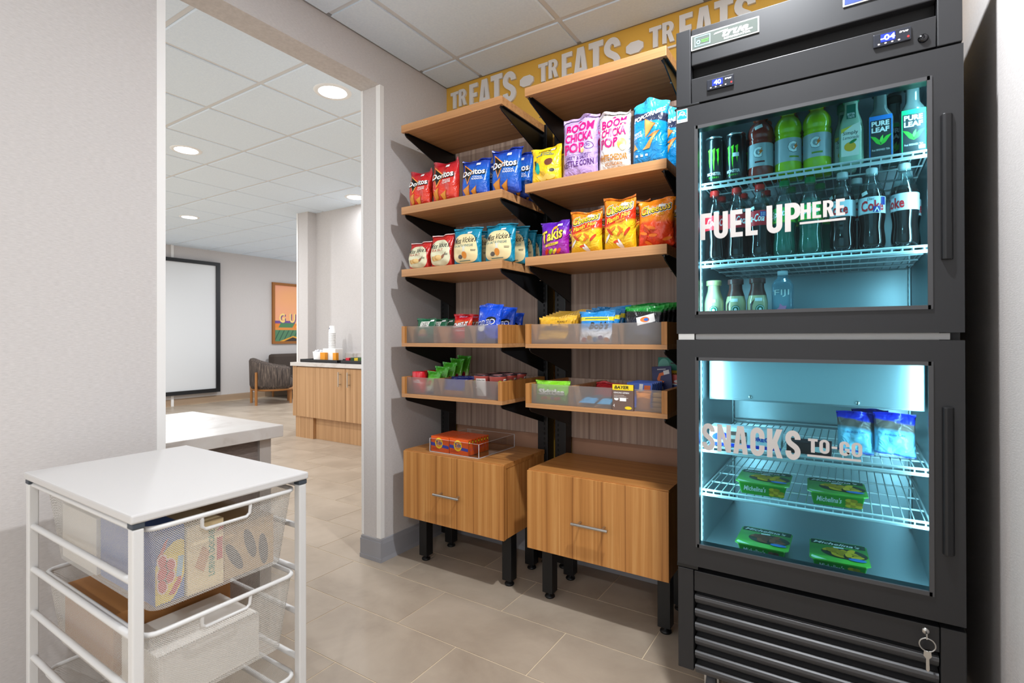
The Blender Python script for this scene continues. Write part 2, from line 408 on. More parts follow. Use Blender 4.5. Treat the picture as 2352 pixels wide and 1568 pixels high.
struct('trim_5', MB().box(-7.515, -7.49, 1.83, 1.87, 0, HF), WHITE_TRIM, 'white strip on the far wall above the board')
cove = [(0, 0), (-.011, 0), (-.007, .02), (-.006, .09), (-.003, .112), (0, .116)]
base = MB()
base.prism([(-p[0], p[1]) for p in cove], 'y', Y1, 0.0)                # on the wall, shelf side
base.box(WT - .007, .008, Y1 - .008, Y1, 0, .1).box(WT - .008, .011, Y1 - .011, Y1, 0, .02).box(WT - .004, .006, Y1 - .005, Y1, .1, .114)
base.prism(cove, 'y', Y1 - .004, 0.6)
bl = struct('baseboard_left', MB().add(base.v, base.f), GREY_BASE, 'grey rubber cove base round the end of the left wall')
struct('baseboard_back', MB().prism(cove, 'x', 0.012, 2.33), GREY_BASE, 'grey rubber base along the back wall')
struct('baseboard_far', MB().prism([(-7.515 - p[0] * 1.2, p[1]) for p in cove], 'y', -2.5, 6.0), TAN_BASE, 'tan base along the far lobby wall')

# ------------------------------------------------------------------ ceilings: grid bars and lay-in tiles, each a piece
def ceiling(name, label, z, x0, x1, y0, y1, gx, gy, sx, sy, keep, holes=()):
    c = struct(name, MB().box(x0, x1, y0, y1, z + .012, z + .06), TBAR, label)
    tm = MB()
    hx, hy = sx / 2 - .013, sy / 2 - .013; b = .006
    tm.add([(-hx, -hy, .010), (hx, -hy, .010), (hx, hy, .010), (-hx, hy, .010), (-hx, -hy, -.003), (hx, -hy, -.003), (hx, hy, -.003), (-hx, hy, -.003),
            (-hx + b, -hy + b, -.008), (hx - b, -hy + b, -.008), (hx - b, hy - b, -.008), (-hx + b, hy - b, -.008)],
           [(0, 1, 2, 3), (0, 4, 5, 1), (1, 5, 6, 2), (2, 6, 7, 3), (3, 7, 4, 0), (4, 8, 9, 5), (5, 9, 10, 6), (6, 10, 11, 7), (7, 11, 8, 4), (8, 11, 10, 9)])
    me = tm.mesh('ceiling_tile', CEILT)
    i0, i1 = math.floor((x0 - gx) / sx), math.ceil((x1 - gx) / sx); j0, j1 = math.floor((y0 - gy) / sy), math.ceil((y1 - gy) / sy)
    for i in range(i0, i1):
        for j in range(j0, j1):
            a, b_, c_, d = gx + i * sx, gx + (i + 1) * sx, gy + j * sy, gy + (j + 1) * sy
            xc, yc = (a + b_) / 2, (c_ + d) / 2
            if not keep(xc, yc): continue
            if a >= x0 - .02 and b_ <= x1 + .02 and c_ >= y0 - .02 and d <= y1 + .02:
                o = bpy.data.objects.new('ceiling_tile', me); COL.objects.link(o); o.location = (xc, yc, z)
            else:
                A, B, C_, D = max(a, x0) + .013, min(b_, x1) - .013, max(c_, y0) + .013, min(d, y1) - .013
                if B - A < .02 or D - C_ < .02: continue
                o = part('ceiling_tile', MB().box(A, B, C_, D, z - .008, z + .01), CEILT)
            o.parent = c
    for i in range(i0 + 1, i1):
        part('grid_bar', MB().box(gx + i * sx - .012, gx + i * sx + .012, y0, y1, z - .001, z + .011), TBAR, c)
    for j in range(j0 + 1, j1):
        part('grid_bar', MB().box(x0, x1, gy + j * sy - .012, gy + j * sy + .012, z - .0014, z + .011), TBAR, c)
    return c
cn = ceiling('ceiling', 'suspended ceiling of white tiles over the snack nook', HN, 0.0, 4.0, -5.0, 0.0, 0.265, -0.24, 0.62, 0.62, lambda x, y: x < 2.6 and y > -3.0)
part('wall_angle', MB().box(0, .02, -5.0, 0, HN - .004, HN).box(0, 2.335, -.02, 0, HN - .004, HN), P('grey_angle', (150, 152, 156), 0.5), cn)
cf = ceiling('ceiling_lobby', 'suspended ceiling of white tiles over the lobby', HF, -7.6, WT, -2.5, 5.8, -0.991, -0.578, 0.61, 0.602,
             lambda x, y: seen_through(x, y, 0.45) and not (x > -3.7 and y > 2.1))

# ------------------------------------------------------------------ recessed ceiling lights
LAMP = P('lamp_lens', (255, 255, 255), 0.4, emit=(250, 252, 255), est=9.0)
RING = P('lamp_ring', (236, 237, 238), 0.4)
def downlight(x, y, z, label, power, group, spot=2.6):
    o = thing('ceiling_light', label, 'ceiling light', (x, y, z), 0, group)
    part('trim_ring', MB().lathe([(.086, -.013), (.098, -.0165), (.112, -.0125), (.116, -.008), (.116, .0), (.086, .0)], 36, (x, y, z), None, False), RING, o)
    part('lens', MB().lathe([(0.001, -.0125), (.086, -.0125), (.086, 0.0), (0.001, 0.0)], 32, (x, y, z)), LAMP, o)
    l = bpy.data.lights.new('lamp', 'AREA'); l.shape = 'DISK'; l.size = 0.10; l.energy = power; l.color = (0.93, 0.965, 1.0); l.spread = PI
    lo = bpy.data.objects.new('lamp', l); COL.objects.link(lo); lo.parent = o; lo.location = (0, 0, -0.019)
    return o
downlight(-0.703, -0.272, HF, 'large bright round ceiling light nearest the opening lintel', 12, 'lobby ceiling lights')
downlight(-2.566, -0.259, HF, 'round ceiling light left of the opening, near the white corner guard', 28, 'lobby ceiling lights')
downlight(-2.555, 1.493, HF, 'round ceiling light half hidden by the far jamb, above the coffee counter', 5, 'lobby ceiling lights')
downlight(-5.10, 0.976, HF, 'smallest round ceiling light farthest back in the lobby', 55, 'lobby ceiling lights')
downlight(-5.3, 3.6, HF, 'unseen round fill light added over the lounge seats', 40, 'lobby ceiling lights')  # out of view, added to raise the ambient light in the lobby
downlight(-3.6, -1.4, HF, 'unseen round fill light added behind the near wall', 36, 'lobby ceiling lights')  # also unseen, added for lobby ambient light
downlight(1.80, -1.17, HN, 'round ceiling light in front of the refrigerator', 40, 'nook ceiling lights')
for x, y, p_, l in [(3.05, -3.03, 16, 'unseen round fill light added right of the viewer'), (0.575, -4.27, 14, 'unseen round fill light added far behind the cart'), (3.05, -4.27, 44, 'unseen round fill light added behind and right of the viewer')]:  # unseen lamps added as frontal fill for shelves and refrigerator
    downlight(x, y, HN, l, p_, 'nook ceiling lights')

# ------------------------------------------------------------------ lobby furniture
STONE = noisy('white_quartz', [(0.3, (176, 166, 157)), (0.48, (204, 197, 191)), (0.7, (210, 205, 200))], (5, 5, 9), 0.3, 0.5, 8, 1.2)
o = thing('stone_desk', 'white stone topped desk just beyond the opening', 'desk', (-0.6, -1.5, 0))
part('desk_top', MB().box(-1.025, -0.196, -2.3, -0.953, 0.695, 0.75), STONE, o, bevel=.003)
part('side_panel', MB().box(-0.95, -0.262, -2.25, -1.03, 0.0, 0.695), noisy('desk_weave', [(0.3, (112, 100, 94)), (0.7, (140, 127, 120))], (30, 30, 240), 0.7), o)
part('corner_post', MB().box(-0.30, -0.245, -1.04, -0.985, 0.0, 0.695), P('pale_metal', (196, 192, 188), 0.4, 0.3), o)

o = thing('base_cabinet', 'oak coffee cabinet with two doors and bar handles', 'cabinet', (-2.4, 1.5, 0))
part('carcass', MB().box(-3.43, -0.9, 1.345, 1.735, 0.245, 0.825), WOOD_CAB, o)
part('end_panel', MB().box(-3.432, -3.36, 1.318, 1.345, 0.245, 0.822), WOOD_CAB, o)
part('plinth', MB().box(-3.08, -0.9, 1.37, 1.735, 0.0, 0.245).box(-3.40, -3.08, 1.335, 1.735, 0.0, 0.245), WOOD_CAB, o)
for (a, b, hx) in [(-3.352, -2.515, -2.584), (-2.508, -1.69, -2.44), (-1.683, -0.9, -0.98)]:
    d = part('door', MB().box(a, b, 1.316, 1.343, 0.245, 0.815), WOOD_CAB, o, bevel=.002)
    h = MB().tube([(hx, 1.282, .622), (hx, 1.282, .78)], .006)
    for z in (.645, .755): h.tube([(hx, 1.282, z), (hx, 1.318, z)], .004)
    part('handle', h, STEEL, d)
solo('countertop', MB().box(-3.457, -0.85, 1.30, 1.74, 0.825, 0.866), STONE, 'white stone worktop on the oak coffee cabinet', 'countertop', (-2.4, 1.5, 0.825), bevel=.002)
solo('backsplash', MB().box(-3.0, -0.85, 1.712, 1.739, 0.867, 0.967), STONE, 'low white stone upstand behind the tea tray', 'backsplash', (-2.0, 1.725, 0.867))
CT = 0.8665
def tray(x0, x1, y0, y1, label):
    mb = MB().box(x0, x1, y0, y1, CT, CT + .008)
    for b in [(x0, x1, y0, y0 + .012), (x0, x1, y1 - .012, y1), (x0, x0 + .012, y0, y1), (x1 - .012, x1, y0, y1)]: mb.box(*b, CT, CT + .034)
    return solo('serving_tray', mb, P('tray_black', (32, 32, 34), 0.5), label, 'tray', ((x0 + x1) / 2, (y0 + y1) / 2, CT), bevel=.002)
tray(-3.41, -2.74, 1.40, 1.64, 'long black tray holding the paper cups')
tray(-2.70, -2.15, 1.40, 1.64, 'short black tray of tea packets at the jamb')
PAPER = P('white_paper', (240, 239, 237), 0.6)
for i in range(9):
    z = 1.027 + i * 0.019
    mb = MB().lathe([(.041, 0), (.043, .004), (.039, .006), (.029, .09), (.001, .09)], 24, (-2.985, 1.52, z), None, False)
    solo('paper_cup', mb, PAPER, 'white paper cup nested in the tall upside down stack', 'cup', (-2.985, 1.52, z), 'stack of paper cups')
mb = MB().lathe([(.041, 0), (.043, .004), (.039, .006), (.029, .09), (.001, .09)], 24, (-2.985, 1.52, 1.198), None, False)
c = solo('paper_cup', mb, PAPER, 'topmost white paper cup of the stack, with a dark blue oval mark', 'cup', (-2.985, 1.52, 1.198), 'stack of paper cups')
decal('logo', fillp([ell(-.012, .06, .013, .009)]), round_y(lambda t: .039 - (t - .006) * .119), P('navy_ink', (36, 44, 110), 0.5), c, .0015)
NAP = CT + .0085
solo('napkin_dispenser', MB().box(-3.09, -2.87, 1.47, 1.58, NAP, NAP + .15), PAPER, 'white box under the stack of paper cups', 'dispenser', (-2.98, 1.52, NAP), bevel=.006)
OR = P('orange_card', (226, 148, 36), 0.5)
for x, w, l in [(-3.035, .085, 'wider orange packet box beside the white bucket'), (-2.83, .055, 'narrow orange packet box right of the paper cups')]:
    solo('packet_box', MB().box(x - w / 2, x + w / 2, 1.425, 1.465, NAP, NAP + .105), OR, l, 'box', (x, 1.44, NAP), 'orange packet boxes', bevel=.002)
bk = thing('bucket', 'white bucket of wrapped creamers on the long tray', 'bucket', (-3.17, 1.475, NAP))
part('bucket_body', MB().lathe([(.05, 0), (.064, .115), (.060, .115), (.048, .008), (.001, .008)], 28, (-3.17, 1.475, NAP)), PAPER, bk)
random.seed(4)
for i in range(7):
    a = i * 0.9; x, y = -3.17 + .035 * math.cos(a), 1.475 + .035 * math.sin(a); z = NAP + .105 + random.random() * .012
    solo('creamer_packet', MB().add([(x - .02, y - .012, z), (x + .02, y - .012, z + .01), (x + .022, y + .012, z + .014), (x - .016, y + .012, z + .02), (x, y, z + .026), (x, y, z - .01)],
        [(0, 1, 4), (1, 2, 4), (2, 3, 4), (3, 0, 4), (1, 0, 5), (2, 1, 5), (3, 2, 5), (0, 3, 5)]), P('packet_foil', (222, 224, 232), 0.35),
        'crumpled white packet heaped in the white bucket', 'packet', (x, y, z), 'packets in the bucket')
for i, (x, c_, l) in enumerate([(-2.64, (206, 40, 56), 'red'), (-2.56, (38, 70, 34), 'dark green'), (-2.50, (222, 186, 40), 'yellow'), (-2.44, (60, 90, 40), 'olive green'), (-2.37, (214, 60, 40), 'orange red')]):
    solo('tea_packet', MB().box(x - .029, x + .029, 1.45, 1.57, NAP, NAP + .052 + .004 * (i % 2)), P('tea_' + l.replace(' ', '_'), c_, 0.5), l + ' tea packet stood in the short tray', 'tea packet', (x, 1.5, NAP), 'tea packets', bevel=.002)

# board, poster, lounge seats
b = thing('framed_board', 'tall white board in a black frame on the far wall', 'board', (-7.45, 2.1, 0.15))
part('board_panel', MB().box(-7.47, -7.455, 1.2, 2.585, 0.22, 2.44), P('white_board', (214, 216, 218), 0.35), b)
for bx in [(1.15, 2.612, 2.43, 2.49), (1.15, 2.612, 0.185, 0.25), (2.545, 2.612, 0.25, 2.43), (1.15, 1.21, 0.25, 2.43)]:
    part('frame_bar', MB().box(-7.48, -7.43, bx[0], bx[1], bx[2], bx[3]), P('board_black', (26, 27, 30), 0.45), b)
p = thing('framed_poster', 'framed poster with sunset sky, rooftops and cream letters', 'poster', (-7.5, 4.1, 1.03))
part('print', MB().box(-7.508, -7.498, 3.70, 4.56, 1.07, 2.20), noisy('poster_sky', [(0.2, (236, 160, 140)), (0.5, (242, 172, 120)), (0.8, (246, 190, 140))], (.1, .6, 1.1), 0.5, 0.3, 1), p)
for bx in [(3.655, 4.605, 2.19, 2.24), (3.655, 4.605, 1.025, 1.075), (3.655, 3.705, 1.075, 2.19), (4.555, 4.605, 1.075, 2.19)]:
    part('frame_bar', MB().box(-7.514, -7.475, bx[0], bx[1], bx[2], bx[3]), P('frame_wood', (150, 92, 30), 0.45), p)
pm = lambda s, t, off: (0.002 + off, s - 0.4, t)
for nm, loop, c_, of in [('roof_band', rect(0, .86, .32, .40), (226, 128, 40), .001), ('roof_purple', rect(0, .46, .40, .455), (110, 72, 140), .0012), ('roof_green', [(.09, .32), (.40, .32), (.46, .41), (.14, .41)], (74, 128, 84), .0016),
                     ('roof_gold', [(.47, .325), (.86, .325), (.86, .40), (.52, .40)], (246, 176, 50), .0016), ('roof_tiles', rect(0, .86, .045, .27), (80, 128, 92), .001), ('roof_strip', rect(0, .86, .27, .32), (222, 140, 62), .0012),
                     ('gable', [(.10, .04), (.46, .04), (.80, .04), (.42, .15)], (226, 160, 44), .0014), ('gable_dark', [(.20, .04), (.68, .04), (.41, .125)], (52, 42, 36), .0018)]:
    decal(nm, fillp([loop]), pm, P('poster_' + nm, c_, 0.5), p, of, 2)
for k in range(9):
    decal('roof_stripe', fillp([[(.0 + k * .1, .06), (.02 + k * .1, .06), (.13 + k * .1, .265), (.11 + k * .1, .265)]]), pm, P('poster_stripe', (44, 82, 62), .5), p, .0013, 2)
for body, cx in [('G', .17), ('U', .40), ('L', .62), ('F', .80)]:
    decal('letter_shadow', txt(body, cx + .022, .497, .125, .19, bold=.03), pm, P('poster_violet', (104, 70, 132), .5), p, .0019, 2)
    decal('lettering', txt(body, cx, .51, .125, .19, bold=.03), pm, P('poster_cream', (246, 212, 130), .5), p, .0024, 2)

LEGW = P('leg_oak', (166, 112, 60), 0.45)
TWEED = noisy('tweed_stripes', [(0.25, (44, 38, 36)), (0.45, (74, 66, 62)), (0.6, (104, 92, 84)), (0.75, (160, 142, 122))], (75, 75, 5), 0.9, 0.2, 6)
ch = thing('barrel_chair', 'striped tweed barrel armchair on wooden legs', 'armchair', (-6.5, 3.0, 0))
def shell(r0, r1, zb, prof, n, face, c):
    mb = MB(); vs = []; fs = []; A = math.radians(128); m = 5
    for i in range(n + 1):
        a = -A + 2 * A * i / n; zt = prof(abs(a) / A); d = (math.cos(face + PI + a), math.sin(face + PI + a))
        mid = (r0 + r1) / 2
        for (r, z) in [(r1 - .03, zb), (r1, zb + .06), (r1 + .01, zt - .05), (r1 - .01, zt - .012), (mid, zt), (r0 + .01, zt - .012), (r0, zt - .05), (r0, zb)]:
            vs.append((c[0] + d[0] * r, c[1] + d[1] * r, z))
    for i in range(n): fs += [(i * 8 + k, i * 8 + (k + 1) % 8, (i + 1) * 8 + (k + 1) % 8, (i + 1) * 8 + k) for k in range(8)]
    fs += [tuple(range(8)), tuple(n * 8 + k for k in range(8))]
    return mb.add(vs, fs, True)
FA = math.radians(62); CC = (-6.50, 3.05)
part('shell_back', shell(.27, .385, .27, lambda u: .80 - .15 * (3 * u * u - 2 * u ** 3), 30, FA, CC), TWEED, ch)
part('seat_cushion', MB().lathe([(.001, .27), (.30, .27), (.32, .34), (.31, .42), (.27, .45), (.001, .455)], 28, (CC[0], CC[1], 0)), TWEED, ch)
part('seat_rail', MB().lathe([(.001, .235), (.34, .235), (.35, .25), (.35, .27), (.001, .27)], 28, (CC[0], CC[1], 0)), LEGW, ch)
for a, zt in [(FA + PI - .55, .56), (FA + PI + .75, .56), (FA + .6, .26), (FA - .6, .26)]:
    x, y = CC[0] + .405 * math.cos(a), CC[1] + .405 * math.sin(a)
    if zt < .3: x, y = CC[0] + .31 * math.cos(a), CC[1] + .31 * math.sin(a)
    part('leg', MB().tube([(x, y, 0), (x, y, zt)], .022, 10), LEGW, ch)
so = thing('sofa', 'dark brown upholstered sofa behind the barrel chair', 'sofa', (-7.0, 4.3, 0))
SOFA = P('sofa_brown', (70, 60, 54), 0.9)
part('sofa_back', MB().box(-7.44, -7.22, 3.52, 5.4, .14, .83), SOFA, so, bevel=.05)
part('sofa_seat', MB().box(-7.22, -6.62, 3.56, 5.4, .14, .42), SOFA, so, bevel=.04)
for x, y in [(-7.38, 3.6), (-6.7, 3.62), (-7.38, 5.3), (-6.7, 5.3)]: part('leg', MB().tube([(x, y, 0), (x, y, .14)], .02), LEGW, so)
# ------------------------------------------------------------------ raised word signs on the yellow wall
LETTER = P('sign_white', (226, 222, 218), 0.5)
words_ = [('first raised white TREATS word, beside the left wall', 0.040), ('second raised white TREATS word, over the middle of the shelves', 0.642), ('third raised white TREATS word, partly behind the refrigerator', 1.244)]
for lab, x0 in words_:
    w = thing('word_sign', lab, 'sign', (x0 + .23, 0, 2.45), 0, 'raised words on the yellow wall')
    for ch, dx, z, h, wd in [('T', .0, 2.512, .097, .058), ('R', .062, 2.516, .097, .056), ('E', .140, 2.486, .137, .062), ('A', .206, 2.47, .158, .082), ('T', .292, 2.468, .163, .078), ('S', .374, 2.456, .168, .085)]:
        sign_letter('letter', ch, x0 + dx, z, h, wd, -.0005, .012, LETTER, w)
    part('underline', MB().box(x0, x0 + .125, -.012, -.0005, 2.488, 2.497), LETTER, w)
for lab, x0 in [('white elongated hexagon between the first two TREATS words', .526), ('white elongated hexagon between the second and third TREATS words', 1.130)]:
    solo('hexagon_sign', MB().prism([(x0, 2.528), (x0 + .022, 2.514), (x0 + .062, 2.514), (x0 + .085, 2.532), (x0 + .085, 2.556), (x0 + .063, 2.571), (x0 + .024, 2.571), (x0, 2.557)], 'y', -.012, -.0005),
         LETTER, lab, 'sign', (x0 + .04, 0, 2.51), 'hexagon dots on the yellow wall')

# ------------------------------------------------------------------ shelf units
UNITS = [('left', .125, .737, .045, .105, .690, .748), ('right', .858, 1.468, .790, .850, 1.478, 1.536)]
SLOT = P('slot_dark', (2, 2, 2), 0.9)
ST = 0.037
for side, a, b, ua, ub, va, vb in UNITS:
    u = thing('shelf_frame', 'black slotted uprights and walnut back panel of the %s hand snack unit' % side, 'shelf frame', ((a + b) / 2, -.06, 0))
    for (x0, x1) in [(ua, ub), (va, vb)]:
        up_ = part('upright', MB().box(x0, x1, -.112, -.045, .03, 2.235), BLACK_MET, u, bevel=.003)
        part('foot', MB().lathe([(.022, 0), (.024, .006), (.02, .012), (.008, .014), (.008, .03)], 16, ((x0 + x1) / 2, -.078, 0)), BLACK_MET, up_)
        sl = MB()
        xs = x1 - .018 if x0 == va else x0 + .018
        for k in range(82): sl.box(xs - .0035, xs + .0035, -.1126, -.1115, .16 + k * .025, .16 + k * .025 + .014)
        so_ = part('slot_row', sl, SLOT, up_); so_['kind'] = 'stuff'
    part('back_panel', MB().box(ub - .005, va + .005, -.045, -.030, .65, 2.23), WOOD_PANEL, u, bevel=.001)
    part('top_cap', MB().box(ub - .005, va + .005, -.047, -.029, 2.226, 2.234), WOOD_SHELF, u)
    part('lower_backer', MB().box(ub - .005, va + .005, -.032, -.016, .50, .65), P('tan_backer', (168, 126, 100), 0.55), u)

def bracket(x, zt, yf=-.495, yb=-.112, hb=.135, th=.005):
    mb = MB().prism([(yf, zt), (yf, zt - .010), (yf + .012, zt - .020), (yb, zt - hb), (yb, zt)], 'x', x - th / 2, x + th / 2)
    mb.box(x - .012, x + .012, yf + .01, yb, zt - .003, zt)
    return mb
def shelf(side, a, b, z, label, group):
    t = thing('wall_shelf', label, 'shelf', ((a + b) / 2, -.3, z - ST), 0, group)
    part('board', MB().box(a, b, -.508, -.118, z - ST, z), WOOD_SHELF, t, bevel=.001)
    for x in (a + .014, b - .014):
        bo = part('bracket', bracket(x, z - ST), BLACK_MET, t)
        part('screw', MB().lathe([(.001, -.0025), (.003, -.002), (.0045, 0)], 10, (x, -.40, z - ST - .053)), STEEL, bo)
    return t
for side, a, b, *_ in UNITS:
    for z, n in [(2.23, 'top'), (1.815, 'second'), (1.50, 'third')]:
        what = {'top': 'empty top oak shelf of the %s snack unit', 'second': 'second oak shelf of the %s snack unit', 'third': 'lowest flat oak shelf of the %s snack unit, above the bins'}[n] % side
        if z == 1.815: what += {'left': ', with red and blue chip bags', 'right': ', with tall popcorn bags'}[side]
        shelf(side, a, b, z, what, 'oak shelves on brackets')

FROST = None
def frosted():
    m = bpy.data.materials.new('frosted_acrylic'); m.use_nodes = True
    nt = m.node_tree; nt.nodes.remove(nt.nodes['Principled BSDF']); out = nt.nodes['Material Output']
    rf = nt.nodes.new('ShaderNodeBsdfRefraction'); rf.inputs['Roughness'].default_value = 0.30; rf.inputs['IOR'].default_value = 1.12; rf.inputs[0].default_value = (.95, .94, .94, 1)
    df = nt.nodes.new('ShaderNodeBsdfDiffuse'); df.inputs[0].default_value = (*lin((226, 220, 216)), 1)
    tl = nt.nodes.new('ShaderNodeBsdfTranslucent'); tl.inputs[0].default_value = (*lin((236, 232, 228)), 1)
    a = nt.nodes.new('ShaderNodeMixShader'); a.inputs[0].default_value = 0.5
    nt.links.new(df.outputs[0], a.inputs[1]); nt.links.new(tl.outputs[0], a.inputs[2])
    tr = nt.nodes.new('ShaderNodeBsdfTransparent'); e = nt.nodes.new('ShaderNodeMixShader'); e.inputs[0].default_value = 0.50
    nt.links.new(tr.outputs[0], e.inputs[1]); nt.links.new(rf.outputs[0], e.inputs[2])
    c = nt.nodes.new('ShaderNodeMixShader'); c.inputs[0].default_value = 0.26
    nt.links.new(e.outputs[0], c.inputs[1]); nt.links.new(a.outputs[0], c.inputs[2])
    nt.links.new(c.outputs[0], out.inputs[0]); return m
FROST = frosted()
def bin_shelf(a, b, z, h, label):
    t = thing('bin_shelf', label, 'bin', ((a + b) / 2, -.3, z), 0, 'divided oak bins')
    part('bottom', MB().box(a, b, -.508, -.12, z, z + .018), WOOD_SHELF, t, bevel=.0008)
    for x in (a, b - .022): part('side_board', MB().box(x, x + .022, -.508, -.12, z + .018, z + h), WOOD_V, t, bevel=.0008)
    part('back_board', MB().box(a + .022, b - .022, -.138, -.12, z + .018, z + h), WOOD_PANEL, t)
    w = b - a
    for k in (1, 2):
        x = a + .018 + (w - .036) * k / 3
        part('divider', MB().box(x - .012, x + .012, -.4905, -.138, z + .018, z + h - .004), WOOD_SHELF, t)
    pn = MB().box(a + .022, b - .022, -.4935, -.491, z + .0185, z + h - .001)
    part('front_pane', pn, FROST, t)['label'] = 'frosted clear front pane'
    for x in (a + .014, b - .014): part('bracket', bracket(x, z, hb=.13), BLACK_MET, t)
    return t
for side, a, b, *_ in UNITS:
    bin_shelf(a, b, 1.110, .103, 'upper oak bin of the %s snack unit with a frosted front' % side)
    bin_shelf(a, b, .855, .103, 'lower oak bin of the %s snack unit with a frosted front' % side)

def cabinet(side, a, b):
    t = thing('drawer_cabinet', 'oak drawer cabinet on black legs under the %s snack unit' % side, 'cabinet', ((a + b) / 2, -.3, 0), 0, 'oak drawer cabinets')
    part('body', MB().box(a + .004, b - .004, -.476, -.122, .249, .566), WOOD_V, t, bevel=.0008)
    part('top_board', MB().box(a + .002, b - .002, -.488, -.120, .566, .588), WOOD_TOP, t, bevel=.0012)
    d = part('drawer_front', MB().box(a, b, -.497, -.478, .249, .583), WOOD_V, t, bevel=.0012)
    xc = (a + b) / 2; h = MB().tube([(xc - .078, -.532, .405), (xc + .078, -.532, .405)], .0062, 12)
    for x in (xc - .052, xc + .052): h.tube([(x, -.532, .405), (x, -.497, .405)], .0045, 8)
    part('handle', h, STEEL, d)
    for x in (a + .022, b - .072):
        for y in (-.405, -.2):
            l = part('leg', MB().box(x, x + .05, y, y + .05, .026, .249), BLACK_MET, t, bevel=.002)
            part('foot', MB().lathe([(.020, 0), (.023, .004), (.021, .010), (.009, .012), (.009, .026)], 16, (x + .025, y + .025, 0)), BLACK_MET, l)
for side, a, b, *_ in UNITS: cabinet(side, a, b)

# ------------------------------------------------------------------ white wire storage cart
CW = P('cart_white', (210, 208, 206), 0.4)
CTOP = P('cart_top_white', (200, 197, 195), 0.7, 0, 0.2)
def mesh_wire():
    """fine diagonal wire mesh: white wires, open between"""
    m = bpy.data.materials.new('wire_mesh'); m.use_nodes = True; nt = m.node_tree; b = nt.nodes['Principled BSDF']; out = nt.nodes['Material Output']
    b.inputs['Base Color'].default_value = (*lin((200, 196, 190)), 1); b.inputs['Roughness'].default_value = 0.5
    tc = nt.nodes.new('ShaderNodeTexCoord'); sp = nt.nodes.new('ShaderNodeSeparateXYZ'); nt.links.new(tc.outputs['Object'], sp.inputs[0])
    hz = nt.nodes.new('ShaderNodeMath'); hz.operation = 'ADD'; nt.links.new(sp.outputs['X'], hz.inputs[0]); nt.links.new(sp.outputs['Y'], hz.inputs[1])
    res = []
    for sgn in (1, -1):
        d = nt.nodes.new('ShaderNodeMath'); d.operation = 'MULTIPLY_ADD'; d.inputs[1].default_value = sgn; nt.links.new(sp.outputs['Z'], d.inputs[0]); nt.links.new(hz.outputs[0], d.inputs[2])
        k = nt.nodes.new('ShaderNodeMath'); k.operation = 'MULTIPLY'; k.inputs[1].default_value = 1 / 0.0054; nt.links.new(d.outputs[0], k.inputs[0])
        f = nt.nodes.new('ShaderNodeMath'); f.operation = 'FRACT'; nt.links.new(k.outputs[0], f.inputs[0])
        g = nt.nodes.new('ShaderNodeMath'); g.operation = 'LESS_THAN'; g.inputs[1].default_value = 0.30; nt.links.new(f.outputs[0], g.inputs[0]); res.append(g)
    mx = nt.nodes.new('ShaderNodeMath'); mx.operation = 'MAXIMUM'; nt.links.new(res[0].outputs[0], mx.inputs[0]); nt.links.new(res[1].outputs[0], mx.inputs[1])
    tr = nt.nodes.new('ShaderNodeBsdfTransparent'); ms = nt.nodes.new('ShaderNodeMixShader')
    nt.links.new(mx.outputs[0], ms.inputs[0]); nt.links.new(tr.outputs[0], ms.inputs[1]); nt.links.new(b.outputs[0], ms.inputs[2]); nt.links.new(ms.outputs[0], out.inputs[0])
    return m
WIRE = mesh_wire()
CX0, CX1, CY0, CY1, CH = .165, .811, -1.960, -1.548, .80
ct = thing('storage_cart', 'white wire drawer cart with a flat top against the left wall', 'cart', ((CX0 + CX1) / 2, (CY0 + CY1) / 2, 0))
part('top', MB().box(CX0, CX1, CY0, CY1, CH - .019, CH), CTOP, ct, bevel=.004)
CAPM = P('cap_dark', (62, 68, 76), 0.5)
pw = .022
for x in (CX0 + .004, CX1 - pw - .004):
    for y in (CY0 + .004, CY1 - pw - .004):
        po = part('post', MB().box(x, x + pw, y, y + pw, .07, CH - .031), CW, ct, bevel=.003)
        part('end_cap', MB().box(x - .001, x + pw + .001, y - .001, y + pw + .001, CH - .031, CH - .019), CAPM, po, bevel=.002)
        ca = part('caster', MB().lathe([(.03, -.009), (.032, -.004), (.032, .004), (.03, .009)], 20), P('caster_grey', (70, 70, 74), .6), po, world=False)
        ca.location = (x + pw / 2 - wl(ct).x, y + pw / 2 - wl(ct).y, .032); ca.rotation_euler = (PI / 2, 0, 0)
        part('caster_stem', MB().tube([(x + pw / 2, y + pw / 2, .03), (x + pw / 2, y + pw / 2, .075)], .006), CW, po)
rails = [.766, .655, .541, .425, .305, .19]
for z in rails:
    for y in (CY0 + .015, CY1 - .015):
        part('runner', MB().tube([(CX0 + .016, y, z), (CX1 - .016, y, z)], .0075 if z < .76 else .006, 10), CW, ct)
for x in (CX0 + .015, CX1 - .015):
    for z in ((.766, .15) if x < .4 else (.10,)): part('cross_bar', MB().tube([(x, CY0 + .015, z), (x, CY1 - .015, z)], .005, 8), CW, ct)
